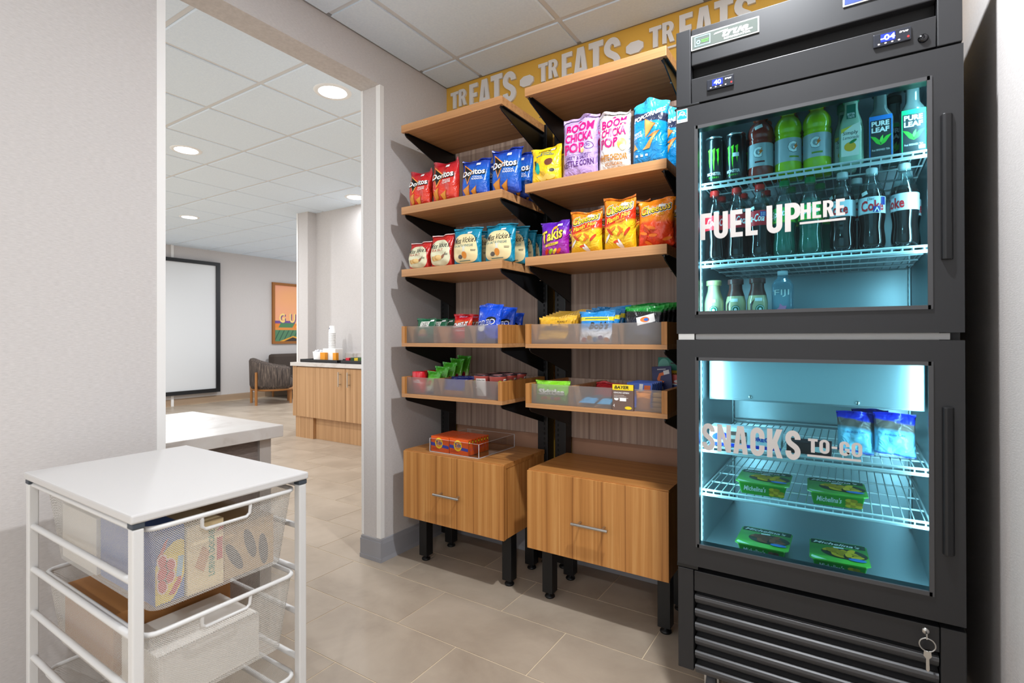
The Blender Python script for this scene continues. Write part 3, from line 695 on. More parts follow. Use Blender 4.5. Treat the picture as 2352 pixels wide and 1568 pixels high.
def basket(zr, zb, label, group):
    """tapered mesh drawer with a tube rim and a wire pull; local to its own Empty"""
    yc = (CY0 + CY1) / 2; xf, xb = CX1 - .012, CX0 + .05; ya, yb = CY0 + .030, CY1 - .030; ta = .022
    t = thing('mesh_drawer', label, 'drawer', ((xf + xb) / 2, yc, zb), 0, group)
    rim = []
    for (cx, cy, s0) in [(xf - .03, yb - .03, 0), (xb + .03, yb - .03, 90), (xb + .03, ya + .03, 180), (xf - .03, ya + .03, 270)]:
        rim += [(cx + .03 * math.cos(math.radians(s0 + k * 22.5)), cy + .03 * math.sin(math.radians(s0 + k * 22.5)), zr) for k in range(5)]
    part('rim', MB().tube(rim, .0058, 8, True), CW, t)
    bot = [((xf + xb) / 2 + (p[0] - (xf + xb) / 2) * (1 - 2 * ta / (xf - xb)), yc + (p[1] - yc) * (1 - 2 * ta / (yb - ya)), zb) for p in rim]
    n = len(rim)
    lp = (-.062, .052)                                   # hand hole
    mbk = MB(); m2 = []
    mbk.add(rim + bot, [(i, (i + 1) % n, n + (i + 1) % n, n + i) for i in range(n) if i != n - 1] + [tuple(range(n, 2 * n))])
    # front face with the hand hole left open (the last quad of the loop is the front)
    A, B = Vector(rim[n - 1]), Vector(rim[0]); A2, B2 = Vector(bot[n - 1]), Vector(bot[0])
    def fp(y, z):
        u = (y - A.y) / (B.y - A.y); w = (zr - z) / (zr - zb); return A.lerp(B, u).lerp(A2.lerp(B2, u), w)
    ys = [A.y, yc + lp[0], yc + lp[1], B.y]; zs = [zr, zr - .034, zb]
    V = [fp(y, z) for z in zs for y in ys]
    mbk.add(V, [(i + j * 4, i + 1 + j * 4, i + 5 + j * 4, i + 4 + j * 4) for j in range(2) for i in range(3) if not (j == 0 and i == 1)])
    part('mesh_sides', mbk, WIRE, t)
    hp = [fp(yc + lp[0], zr), fp(yc + lp[0], zr - .026), fp(yc + lp[0] + .008, zr - .034), fp(yc + lp[1] - .008, zr - .034), fp(yc + lp[1], zr - .026), fp(yc + lp[1], zr)]
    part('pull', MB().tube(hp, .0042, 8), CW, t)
    return t
basket(.758, .572, 'top mesh drawer of the cart, full of snack boxes', 'cart drawers')
basket(.536, .350, 'middle mesh drawer of the cart, with brown cartons', 'cart drawers')
basket(.270, .120, 'lowest mesh drawer of the cart, mostly out of frame', 'cart drawers')

# boxes in the cart drawers
def carton(name, label, x0, x1, y0, y1, z0, z1, mat, group=None):
    return solo(name, MB().box(x0, x1, y0, y1, z0, z1), mat, label, 'box', ((x0 + x1) / 2, (y0 + y1) / 2, z0), group, bevel=.0015)
zb = .575
c = carton('snack_carton', 'blue snack carton with a yellow oval and red letters in the cart', .478, .762, -1.896, -1.836, zb, zb + .165, P('carton_blue', (66, 104, 176), .45), 'cartons in the top drawer')
fx = flat_x(.142, 0, 0)
decal('oval', fillp([turn(ell(-.006, .055, .034, .082), -.35)]), lambda s, t, o_: fx(max(-.0295, min(.0295, s)), max(.002, t), o_), P('ink_yellow', (240, 208, 70), .5), c, .0006, .01)
decal('red_swoosh', fillp([[(-.028, .10), (-.010, .138), (-.004, .142), (-.010, .12), (-.020, .10)]]), fx, P('ink_red', (208, 66, 72), .5), c, .0007)
decal('red_swoosh', fillp([[(-.004, .016), (.018, .052), (.024, .056), (.022, .036), (.008, .014)]]), fx, P('ink_red', (208, 66, 72), .5), c, .0007)
for s_, t_, rx_, rz_, a_ in [(-.016, .040, .009, .016, .2), (-.016, .068, .010, .016, -.2), (-.016, .094, .009, .014, .1), (.0, .056, .009, .014, -.1), (.001, .082, .009, .014, .2)]:
    decal('red_mark', fillp([turn(ell(s_, t_, rx_ + .002, rz_ + .002, 20), a_)]), fx, P('ink_pink_edge', (240, 206, 196), .5), c, .0009); decal('red_mark', fillp([turn(ell(s_, t_, rx_ - .001, rz_ - .001, 20), a_)]), fx, P('ink_red', (208, 66, 72), .5), c, .0013)
decal('patch', fillp([turn(rect(.014, .026, .05, .095), -.1)]), fx, P('ink_pale_blue', (150, 190, 214), .5), c, .0009)
c = carton('snack_carton', 'cream biscuit carton with a tan square and green letters in the cart', .50, .770, -1.833, -1.752, zb, zb + .155, P('carton_cream', (240, 216, 170), .45), 'cartons in the top drawer')
fx2 = flat_x(.135)
decal('biscuit', fillp([turn([(-.026, .06), (-.008, .105), (.008, .085), (-.006, .042)], 0)]), fx2, P('ink_biscuit', (206, 150, 104), .5), c)
decal('lettering', txt('LORNA DOONE', .012, .082, .108, .014, PI / 2, bold=.03), fx2, P('ink_green', (60, 140, 110), .5), c)
decal('red_flash', fillp([rect(.024, .037, .06, .112)]), fx2, P('ink_red', (208, 66, 72), .5), c)
decal('red_flash', fillp([[(.022, .128), (.039, .128), (.039, .142)]]), fx2, P('ink_red', (208, 66, 72), .5), c)
c = carton('snack_carton', 'brown carton with black curved marks in the cart', .52, .765, -1.748, -1.62, zb, zb + .125, P('carton_kraft', (196, 160, 112), .6), 'cartons in the top drawer')
for k, (s, t_) in enumerate([(-.04, .05), (0, .07), (.035, .045)]):
    decal('curve_mark', fillp([turn(ell(s, t_, .012, .04), .5 - k * .2)]), flat_x(.1225), P('ink_charcoal', (70, 62, 58), .5), c)
carton('snack_carton', 'plain white carton lying behind the blue carton in the cart', .25, .47, -1.902, -1.70, zb, zb + .14, P('carton_white', (236, 230, 222), .5), 'cartons in the top drawer')
carton('snack_carton', 'flat brown cardboard case in the middle cart drawer', .26, .56, -1.90, -1.62, .352, .352 + .15, P('carton_brown', (168, 116, 66), .65), 'cartons in the middle drawer')
carton('snack_carton', 'white carton at the front of the middle cart drawer', .58, .765, -1.89, -1.66, .352, .352 + .11, P('carton_white', (236, 230, 222), .5), 'cartons in the middle drawer')
# ------------------------------------------------------------------ snack bags
INK = {}
def ink(name, rgb, rough=0.4): return P('ink_' + name, rgb, rough)
WHT = ink('white', (248, 246, 244)); BLK = ink('black', (20, 18, 18))

def bag_surface(w, h, d, seed, crimp=.07, lean=0.0, flare=.03, notch=0.0):
    """front of a pillow bag facing -Y, standing on z=0: (s,t) in metres -> point"""
    r = random.Random(seed); ph = [r.uniform(0, 6.28) for _ in range(8)]; am = [r.uniform(.5, 1) for _ in range(8)]
    c = crimp * h
    def thick(s, t):
        u = min(1, abs(2 * s / w)); a = max(0, 1 - u ** 3.6) ** .62
        q = (t - c * .35) / (h - c * 1.35 - c * .0)
        q = max(0, min(1, q)); q = q ** .82
        b = math.sin(PI * q) ** .62 if 0 < q < 1 else 0
        wr = .15 * math.sin(9 * s / w + 5 * t / h * am[0] + ph[0]) * am[1] + .11 * math.sin(16 * s / w - 9 * t / h + ph[2]) * am[3] + .07 * math.sin(23 * t / h + 6 * s / w + ph[4]) * am[5]
        return d / 2 * .84 * a * b * (1 + wr)
    def f(s, t, off, side=-1):
        u = s / w
        pin = 1 - .05 * math.sin(PI * min(1, max(0, t / h))) + flare * max(0, (t / h - .8) / .2)
        x = s * pin
        th = thick(s, t)
        k = max(0, (t / h - .86) / .14)
        y = side * th + k * (.012 * math.sin(7 * u + ph[6]) + .006 * math.sin(15 * u + ph[7])) * h / .2 + lean * h * (t / h) ** 2
        z = t - notch * h * k * (1 - (2 * u) ** 2)
        z += .012 * h * k * math.sin(5 * u + ph[5])
        if t < .0001: z = 0
        return (x, y - off if side < 0 else y + off, z)
    return f

def bag(name, label, w, h, d, mat, seed, group, lean=0.0, notch=0.0, crimp=.07):
    f = bag_surface(w, h, d, seed, crimp, lean, notch=notch); nx, nz = 18, 26; mb = MB()
    vs = []; fs = []
    for side in (-1, 1):
        for j in range(nz + 1):
            for i in range(nx + 1): vs.append(f((i / nx - .5) * w, j / nz * h, 0, side))
    N = (nx + 1) * (nz + 1)
    for j in range(nz):
        for i in range(nx):
            a = j * (nx + 1) + i
            fs += [(a, a + 1, a + nx + 2, a + nx + 1), (N + a, N + a + nx + 1, N + a + nx + 2, N + a + 1)]
    mb.add(vs, fs, True)
    me = mb.mesh(name, mat); bm = bmesh.new(); bm.from_mesh(me); bmesh.ops.remove_doubles(bm, verts=bm.verts, dist=.0002); bmesh.ops.recalc_face_normals(bm, faces=bm.faces); bm.to_mesh(me); bm.free()
    o = bpy.data.objects.new(name, me); COL.objects.link(o); tag(o, label, 'snack bag', group)
    def g(s, t, off): return f(s * w, t * h, off)      # prints are given in fractions of width and height
    return o, g
def pr(o, g, name, loop, mat, off=.0012): return decal(name, fillp([loop] if not isinstance(loop[0][0], (tuple, list)) else loop), g, mat, o, off, .06)
def wr(o, g, body, cx, cz, w, h, mat, off=.002, **k): return decal('lettering', txt(body, cx, cz, w, h, **k), g, mat, o, off, .06)
def put(o, x, y, z, rz=0.0, rx=0.0): o.location = (x, y, z); o.rotation_euler = (rx, 0, rz); return o
def more(o, label, x, y, z, rz=0.0, rx=0.0, scale=None): return dup(o, (x, y, z), (rx, 0, rz), label, scale=scale)
Z2, Z3 = 1.8155, 1.5005

# tortilla chips: red and blue
def tortilla(kind, label, w, h):
    col = {'red': [(0.0, (186, 30, 40)), (.25, (224, 62, 34)), (.6, (216, 40, 30)), (.8, (206, 28, 34)), (1, (176, 20, 40))],
           'blue': [(0.0, (40, 60, 170)), (.3, (22, 88, 196)), (.65, (16, 110, 206)), (.86, (24, 84, 196)), (1, (18, 50, 160))]}[kind]
    o, g = bag('chip_bag', label, w, h, .085, printed('print_tortilla_' + kind, col, wob=.12), 11 if kind == 'red' else 23, 'tortilla chip bags', notch=.05)
    pr(o, g, 'triangle_edge', [(-.40, .87), (.06, .60), (-.22, .33)], ink('orange_glow', (250, 160, 70)), .0016)
    pr(o, g, 'triangle', [(-.365, .82), (.0, .60), (-.215, .39)], BLK, .0026)
    wr(o, g, 'Doritos', .02, .60, .84, .175, BLK, .0034, bold=.05, rot=.05)
    wr(o, g, 'Doritos', .02, .605, .80, .15, WHT, .0044, bold=.03, rot=.05)
    wr(o, g, 'NACHO' if kind == 'red' else 'COOL', .20, .475, .30, .042, WHT, .003, bold=.02)
    wr(o, g, 'CHEESE' if kind == 'red' else 'RANCH', .19, .425, .34, .042, WHT, .003, bold=.02)
    CH = ink('tortilla', (226, 148, 48)); CD = ink('tortilla_dark', (190, 104, 28))
    pr(o, g, 'chip', [(-.40, .22), (-.10, .33), (-.14, .10), (-.26, .03)], CD, .0016); pr(o, g, 'chip', [(-.38, .22), (-.12, .315), (-.16, .11), (-.26, .05)], CH, .0026)
    pr(o, g, 'chip', [(-.08, .16), (.16, .27), (.12, .08), (.02, .02)], CD, .0018); pr(o, g, 'chip', [(-.06, .165), (.14, .255), (.10, .09), (.02, .035)], CH, .003)
    pr(o, g, 'price_sticker', rect(.08, .23, .79, .85), STICKER, .003)
    return o
r1 = put(tortilla('red', 'red nacho tortilla chip bag at the left end of its shelf, shorter one', .142, .19), .206, -.452, Z2, .05, -.06)
r2 = more(r1, 'taller red nacho tortilla chip bag, next to the blue ones', .367, -.448, Z2, -.02, -.04, (1.16, 1, 1.12))
more(r1, 'red nacho tortilla chip bag mostly hidden behind the leftmost red one', .285, -.345, Z2, -.03, -.03, (1, .95, 1.13))
more(r1, 'red nacho tortilla chip bag at the back of the left chip shelf', .42, -.25, Z2, .03, -.03, (1, .9, 1.0))
b1 = put(tortilla('blue', 'first blue ranch tortilla chip bag, beside the red ones', .158, .195), .537, -.430, Z2, .05, -.05)
more(b1, 'large blue ranch tortilla chip bag at the right front of its shelf', .703, -.415, Z2, .05, -.03, (1.0, 1, 1.12))
more(b1, 'blue ranch tortilla chip bag tucked behind the gap between the two front ones', .555, -.332, Z2, .05, -.05, (.8, .9, 1.06))
more(b1, 'blue ranch tortilla chip bag right behind the large front one', .712, -.322, Z2, .03, -.03, (.98, .84, 1.13))
more(b1, 'blue ranch tortilla chip bag third in the row at the right edge', .712, -.240, Z2, -.02, -.03, (.98, .78, 1.06))
more(b1, 'blue ranch tortilla chip bag at the back of the right edge row', .712, -.166, Z2, .0, -.02, (.95, .68, 1.05))

# yellow puffs
o, g = bag('puff_bag', 'bright yellow cheese puff bag with teal and brown shapes, in front', .148, .165, .075, printed('print_puff', [(0, (34, 168, 148)), (.10, (34, 168, 148)), (.13, (246, 200, 20)), (1, (250, 208, 24))], wob=.16), 31, 'yellow puff bags')
wr(o, g, 'HIPPEAS', .04, .90, .56, .06, BLK, bold=.02, rot=.04); wr(o, g, 'groovy', .02, .815, .36, .05, ink('teal', (10, 120, 140)), bold=.02); wr(o, g, 'white cheddar', .0, .755, .62, .05, ink('teal', (10, 120, 140)), bold=.02, arc=.02)
pr(o, g, 'teal_leaf', turn(ell(-.22, .42, .085, .16), .25), ink('mint', (24, 180, 160))); pr(o, g, 'brown_eye', ell(.16, .55, .13, .10), ink('brown', (112, 60, 44))); pr(o, g, 'brow_line', turn(rect(-.34, -.28, .40, .64), .2), BLK)
for k, a in enumerate((-.6, .5, .15)): pr(o, g, 'puff', turn(ell(-.12 + .17 * k, .15, .15, .05), a), ink('puff_yellow', (250, 220, 110)), .0014 + .0006 * k)
pr(o, g, 'flower', ell(.27, .32, .07, .045), BLK); pr(o, g, 'price_sticker', rect(.14, .30, .88, .94), STICKER, .003)
put(o, .930, -.445, Z2, .0, -.05)
more(o, 'bright yellow cheese puff bag half hidden behind the front yellow one', .976, -.345, Z2, .0, -.03)

# popcorn bags
MAG = ink('magenta', (214, 16, 118)); PUR = ink('deep_purple', (88, 40, 120))
def popcorn(kind, label, w, h):
    st = [(0, (190, 160, 222)), (1, (204, 176, 230))] if kind == 'lavender' else [(0, (232, 230, 228)), (1, (226, 224, 222))]
    o, g = bag('popcorn_bag', label, w, h, .085, printed('print_popcorn_' + kind, st), 41 if kind == 'lavender' else 47, 'popcorn bags', notch=-.02, crimp=.06)
    k = {} if kind == 'lavender' else {}
    wr(o, g, 'BOOM', .02, .805, .76, .155, MAG, bold=.035, rot=.04); wr(o, g, 'CHICKA', .02, .635, .78, .15, MAG, bold=.035, rot=.02); wr(o, g, 'POP', -.10, .46, .56, .16, MAG, bold=.035, rot=.04)
    pr(o, g, 'emblem', [(-.06, .905), (.0, .925), (.06, .905), (.05, .895), (-.05, .895)], MAG)
    if kind == 'lavender':
        wr(o, g, 'SWEET & SALTY', -.02, .305, .66, .055, PUR, bold=.01, rot=.03); wr(o, g, 'KETTLE CORN', .0, .215, .86, .09, PUR, bold=.02, rot=.03)
        pr(o, g, 'ring', [ell(.31, .47, .12, .06), ell(.31, .47, .108, .053)], PUR); wr(o, g, '70', .30, .475, .12, .045, PUR, bold=.02)
        pr(o, g, 'popcorn_piece', ell(.10, .43, .09, .045), ink('popcorn', (246, 232, 190)), .0016); pr(o, g, 'popcorn_piece', ell(.14, .40, .06, .03), ink('popcorn2', (232, 206, 140)), .0022)
        pr(o, g, 'line', rect(-.4, .38, .348, .352), PUR)
    else:
        GO = ink('gold_brown', (200, 130, 40))
        wr(o, g, 'WHITE CHEDDAR', .0, .22, .88, .10, GO, bold=.03); wr(o, g, 'POPCORN', .02, .12, .52, .05, GO, bold=.01); wr(o, g, 'REAL. SIMPLE. INGREDIENTS.', .0, .935, .7, .02, ink('faint_orange', (226, 140, 90)))
        pr(o, g, 'popcorn_piece', ell(.30, .42, .13, .09), ink('cheddar', (242, 196, 80)), .0016); pr(o, g, 'popcorn_piece', ell(.33, .36, .10, .05), ink('popcorn', (246, 232, 190)), .0022)
    pr(o, g, 'price_sticker', rect(-.33 if kind == 'lavender' else .22, -.17 if kind == 'lavender' else .40, .70 if kind == 'lavender' else .775, .735 if kind == 'lavender' else .815), STICKER, .003)
    return o
o = put(popcorn('lavender', 'tall lavender kettle corn popcorn bag with magenta letters, in front', .160, .262), 1.090, -.445, Z2, .05, -.05)
more(o, 'lavender kettle corn popcorn bag peeking out behind the front one', 1.140, -.342, Z2, .0, -.02)
o = put(popcorn('white', 'white cheddar popcorn bag, white with magenta letters', .134, .242), 1.242, -.445, Z2, .04, -.03)
# corn triangles
o, g = bag('corn_chip_bag', 'sky blue corn chip bag with a dark band, in front of its row', .140, .25, .085,
           printed('print_corners', [(0, (10, 130, 200)), (.70, (22, 150, 214)), (.72, (46, 52, 78)), (.83, (46, 52, 78)), (.85, (40, 168, 222)), (1, (70, 190, 232))], tilt=.10, wob=.03), 53, 'blue corn chip bags', notch=-.06)
wr(o, g, 'POPCORNERS', .0, .79, .88, .085, WHT, bold=.04, shear=.2, rot=.14)
wr(o, g, 'WHITE', -.30, .50, .24, .05, WHT, bold=.01, rot=.05); wr(o, g, 'CHEDDAR', -.29, .445, .28, .045, WHT, rot=.05)
TC = ink('corn_chip', (222, 160, 84)); TD = ink('corn_chip_dark', (186, 116, 54))
pr(o, g, 'chip', [(-.10, .72), (.24, .60), (-.08, .42)], TD, .0014); pr(o, g, 'chip', [(-.08, .70), (.20, .60), (-.07, .44)], TC, .0022)
pr(o, g, 'chip', [(-.16, .24), (.30, .48), (.06, .24)], TC, .0026); pr(o, g, 'chip', [(-.02, .42), (.34, .50), (.22, .40)], TD, .0018); pr(o, g, 'chip', [(-.44, .24), (-.40, .36), (-.28, .25)], TC, .0018)
for k in range(3): pr(o, g, 'small_icon', rect(-.36 + .14 * k, -.29 + .14 * k, .14, .17), WHT)
put(o, 1.385, -.442, Z2, .0, -.05)
for k, (x, y, s, l) in enumerate([(1.425, -.345, .97, 'second sky blue corn chip bag, just behind the front one'), (1.440, -.257, .96, 'third sky blue corn chip bag back from the shelf edge'), (1.450, -.172, .95, 'sky blue corn chip bag rearmost beside the refrigerator')]):
    more(o, l, x, y, Z2, .0, -.03, (.98, .88, s))

# kettle chips: red tops and teal tops
def kettle(kind, label, w, h):
    tc_ = (206, 44, 40) if kind == 'red' else (16, 140, 174)
    o, g = bag('kettle_chip_bag', label, w, h, .085, printed('print_kettle_' + kind, [(0, tc_), (1, tc_)]), 61 if kind == 'red' else 67, 'kettle chip bags', notch=.0)
    CR = ink('cream_' + kind, (226, 224, 190) if kind == 'red' else (238, 220, 168)); GY = ink('old_gold', (190, 160, 90))
    blob = []
    for k in range(40):
        a = 2 * PI * k / 40; q = .62; ca_, sa_ = math.cos(a), math.sin(a)
        blob.append((.44 * math.copysign(abs(ca_) ** q, ca_) * (1 - .10 * sa_ - .12 * max(0, sa_)), .43 + .385 * math.copysign(abs(sa_) ** q, sa_)))
    pr(o, g, 'cream_field', blob, CR, .0016)
    wr(o, g, 'Miss Vickie\'s', .02, .64, .80, .17, BLK, .0026, bold=.008, shear=.3, rot=.06)
    if kind == 'red':
        wr(o, g, 'SEA SALT', -.06, .49, .52, .075, ink('brick', (186, 60, 40)), .0026)
        for k in range(4): pr(o, g, 'chip', ell(-.22 + .08 * k, .24 + .01 * k, .10, .075), ink('chip_gold%d' % (k % 2), (232, 196, 130) if k % 2 else (214, 168, 96)), .0024 + .0006 * k)
        pr(o, g, 'scoop', turn(ell(.17, .30, .09, .05), .5), ink('scoop', (150, 90, 60)), .003); pr(o, g, 'scoop_handle', turn(rect(.22, .36, .37, .385), .6), ink('scoop', (150, 90, 60)), .003)
        pr(o, g, 'top_edge', rect(-.49, .49, .975, .995), WHT, .002)
    else:
        wr(o, g, 'SEA SALT & VINEGAR', -.03, .49, .72, .065, ink('teal_print', (40, 120, 130)), .0026)
        pr(o, g, 'jug_neck', [(-.02, .30), (.06, .30), (.05, .42), (.09, .46), (-.05, .46), (-.01, .42)], ink('jug_glass', (214, 214, 200)), .0026); pr(o, g, 'jug', ell(.02, .24, .085, .09), ink('vinegar', (222, 140, 50)), .003)
        pr(o, g, 'salt', ell(-.14, .20, .08, .055), ink('salt_grey', (92, 84, 76)), .0026); pr(o, g, 'small_print', rect(-.2, .2, .09, .105), ink('teal_print', (40, 120, 130)), .0026)
    pr(o, g, 'small_print', rect(.25, .40, .36, .372), BLK, .0026); pr(o, g, 'small_print', rect(.26, .39, .33, .342), BLK, .0026)
    if kind != 'red': pr(o, g, 'price_sticker', rect(.06, .22, .82, .865), STICKER, .003)
    return o
o = put(kettle('red', 'red topped kettle chip bag nearest the left wall, shorter one', .142, .142), .195, -.447, Z3, .0, -.10)
more(o, 'red topped kettle chip bag beside the teal ones, taller', .343, -.445, Z3, .0, -.06, (1.01, 1, 1.16))
more(o, 'red topped kettle chip bag hidden behind the front red ones', .27, -.34, Z3, .0, -.05)
o = put(kettle('teal', 'teal topped salt and vinegar kettle chip bag in the middle of its shelf', .160, .180), .501, -.448, Z3, .04, -.03)
more(o, 'teal topped kettle chip bag at the right front corner, leaning back', .672, -.428, Z3, .02, -.10, (1.03, .95, 1.02))
more(o, 'teal topped kettle chip bag hidden behind the middle one', .50, -.34, Z3, .0, -.03)
for k, (x, y, ys, l) in enumerate([(.694, -.338, .66, 'first teal topped kettle chip bag behind the right front corner one'), (.700, -.273, .56, 'teal topped kettle chip bag halfway along the right edge row'), (.706, -.220, .42, 'teal topped kettle chip bag fourth along the right edge row'), (.712, -.179, .30, 'teal topped kettle chip bag last but one by the upright'), (.716, -.150, .20, 'teal topped kettle chip bag rearmost by the upright')]):
    more(o, l, x, y, Z3, .0, -.02, (1.0 - .03 * k, ys, 1.0 - .06 * k))

# purple rolled tortillas
o, g = bag('rolled_chip_bag', 'purple rolled tortilla chip bag with yellow letters, in front', .135, .150, .07, printed('print_rolled', [(0, (150, 30, 150)), (.45, (150, 30, 160)), (.75, (92, 30, 170)), (1, (84, 24, 160))], tilt=-.1), 71, 'purple rolled chip bags')
YE = ink('yellow', (250, 226, 60))
wr(o, g, 'Takis', -.02, .58, .78, .36, BLK, .0016, bold=.05, shear=.15, rot=.2); wr(o, g, 'Takis', -.03, .585, .76, .33, YE, .0026, bold=.025, shear=.15, rot=.2)
pr(o, g, 'ribbon', turn(rect(-.26, .22, .285, .35), .16), YE, .002); wr(o, g, 'FUEGO', -.02, .318, .26, .035, BLK, .003, rot=.16)
for k, c_ in enumerate([(220, 60, 30), (160, 200, 40), (230, 200, 60), (214, 70, 40)]): pr(o, g, 'chip', turn(ell(-.22 + .14 * k, .13, .10, .045), .7), ink('roll%d' % k, c_), .0018 + k * .0004)
pr(o, g, 'flame', turn(ell(.06, .80, .09, .045), .3), ink('flame', (244, 160, 40)), .002); pr(o, g, 'price_sticker', rect(.12, .30, .84, .90), STICKER, .003)
put(o, .977, -.455, Z3, .0, -.03)
more(o, 'purple rolled tortilla chip bag squeezed in behind the front purple one', 1.0, -.37, Z3, .0, -.02)

# orange puffed corn
def puffcorn(kind, label, w, h):
    if kind == 'hot': m = printed('print_puffcorn_hot', [(0, (236, 190, 30)), (.40, (244, 206, 40)), (.47, (206, 50, 26)), (.66, (210, 56, 28)), (.70, (240, 130, 24)), (1, (242, 138, 30))], tilt=-.14, wob=.10)
    else: m = printed('print_puffcorn', [(0, (222, 52, 22)), (.52, (226, 70, 22)), (.60, (240, 128, 22)), (1, (240, 134, 26))], tilt=.0, wob=.12)
    o, g = bag('corn_puff_bag', label, w, h, .08, m, 83 if kind == 'hot' else 89, 'orange corn puff bags', notch=.02)
    wr(o, g, 'Cheetos', .02, .775, .86, .23, WHT, .0014, bold=.085, shear=.1, rot=.14)
    wr(o, g, 'Cheetos', .02, .775, .84, .205, BLK, .0022, bold=.06, shear=.1, rot=.14); wr(o, g, 'Cheetos', .02, .778, .80, .17, ink('cheese_yellow', (252, 208, 50)), .003, bold=.02, shear=.1, rot=.14)
    pr(o, g, 'price_sticker', rect(.10, .29, .80, .86), STICKER, .0042)
    OR_ = ink('corn_orange', (232, 118, 30)); OD = ink('corn_deep', (200, 60, 20)); WG = ink('pale_grey', (226, 224, 222))
    if kind == 'hot':
        wr(o, g, "Flamin' Hot", .02, .60, .74, .10, ink('hot_yellow', (250, 214, 60)), .003, bold=.02, shear=.25, rot=.18); wr(o, g, 'CRUNCHY', .10, .53, .32, .035, ink('hot_yellow', (250, 214, 60)), .003, bold=.02, rot=.15)
    else: wr(o, g, 'CRUNCHY', .12, .645, .30, .05, ink('hot_yellow', (250, 214, 60)), .003, bold=.02, rot=.1)
    rr = random.Random(5 if kind == 'hot' else 8)
    for k in range(9):                                     # loose corn puffs, the cartoon figure is left out
        pr(o, g, 'puff', turn(ell(rr.uniform(-.34, .34), rr.uniform(.07, .40), .12, .032), rr.uniform(-.8, .8)), (OR_, OD, WG)[k % 3] if kind == 'hot' else (OR_, OD, OR_)[k % 3], .0016 + .0003 * k)
    return o
o = put(puffcorn('hot', 'orange, red and yellow corn puff bag beside the purple one', .142, .178), 1.122, -.455, Z3, .0, -.03)
more(o, 'orange and yellow corn puff bag standing tallest in the row', 1.266, -.45, Z3, .0, .0, (.95, 1, 1.20))
more(o, 'orange corn puff bag whose orange edge shows left of the front one', 1.146, -.362, Z3, .0, -.02)
more(o, 'orange and yellow corn puff bag just behind the tallest one', 1.292, -.358, Z3, .0, -.02, (.95, 1, 1.2))
o = put(puffcorn('plain', 'orange red corn puff bag next to the refrigerator, in front', .142, .185), 1.411, -.45, Z3, .0, -.02)
more(o, 'orange red corn puff bag behind the front one by the refrigerator', 1.438, -.357, Z3, .0, -.02, (1, 1, .95))
more(o, 'orange red corn puff bag rearmost by the refrigerator', 1.442, -.254, Z3, .0, -.02, (1, 1, .95))
# ------------------------------------------------------------------ things in the bins
B4, B5 = 1.1285, .8735
def pouch(name, label, w, h, d, mat, seed, group, notch=0.0): return bag(name, label, w, h, d, mat, seed, group, notch=notch, crimp=.09)
# upper left bin
o, g = pouch('cookie_pouch', 'dark green cookie pouch with a white label, front left of the upper bin', .125, .125, .05, printed('print_cookie', [(0, (12, 92, 60)), (1, (14, 96, 62))]), 101, 'green cookie pouches')
pr(o, g, 'label', rect(-.24, .24, .62, .86), ink('ivory', (236, 236, 226)), .0016); wr(o, g, "TATE'S", .0, .76, .42, .13, BLK, .0024); wr(o, g, 'BAKE SHOP', .0, .67, .3, .05, BLK, .0024)
pr(o, g, 'cookie', ell(-.05, .40, .2, .16), ink('cookie', (206, 160, 110)), .0016); pr(o, g, 'band', rect(-.34, .28, .26, .34), ink('band_rose', (150, 90, 90)), .0024); pr(o, g, 'price_sticker', turn(rect(.24, .42, .86, .93), .1), STICKER, .0024)
put(o, .232, -.450, B4, .0, -.12)
for x, y, a, l in [(.252, -.385, .0, 'dark green cookie pouch second from the front'), (.245, -.32, .0, 'dark green cookie pouch with label half showing, third in line'), (.238, -.255, .0, 'dark green cookie pouch rearmost in the upper left bin')]:
    more(o, l, x, y, B4, a, -.12)
o, g = pouch('cracker_pouch', 'red cheese cracker pouch in front, tilted', .115, .145, .05, printed('print_cracker', [(0, (196, 24, 30)), (.6, (200, 20, 30)), (.72, (226, 90, 30)), (.8, (196, 16, 30)), (1, (190, 14, 28))]), 107, 'red cracker pouches')
wr(o, g, 'CHEEZ-IT', .0, .60, .80, .20, BLK, .0016, bold=.06, rot=.1); wr(o, g, 'CHEEZ-IT', .0, .605, .76, .16, WHT, .0026, bold=.04, rot=.1); wr(o, g, 'ORIGINAL', .0, .40, .5, .06, WHT, .002); wr(o, g, 'SUNSHINE', .0, .90, .4, .06, ink('mauve', (210, 190, 230)), .002)
put(o, .432, -.415, B4, .0, -.2); more(o, 'red cheese cracker pouch behind the tilted front one', .447, -.345, B4, .0, -.18)
o, g = pouch('cookie_bag', 'tall royal blue sandwich cookie pouch in the upper left bin', .135, .185, .055, printed('print_sandwich', [(0, (10, 62, 190)), (1, (16, 80, 214))]), 113, 'royal blue cookie pouches')
wr(o, g, 'OREO', -.05, .50, .76, .15, WHT, .002, bold=.05, rot=.12); wr(o, g, 'OREO', -.05, .50, .70, .11, ink('oreo_blue', (20, 50, 150)), .003, bold=.02, rot=.12); pr(o, g, 'cookie', ell(.16, .60, .2, .06), BLK, .0015); pr(o, g, 'milk', ell(-.2, .38, .16, .1), WHT, .0018)
put(o, .614, -.445, B4, .0, -.16); more(o, 'royal blue sandwich cookie pouch behind the tall one, showing at its right', .641, -.36, B4, .0, -.12, (1, 1, .93)); more(o, 'royal blue cookie pouch hidden at the back of the bin', .63, -.27, B4, .0, -.08, (1, 1, .8))
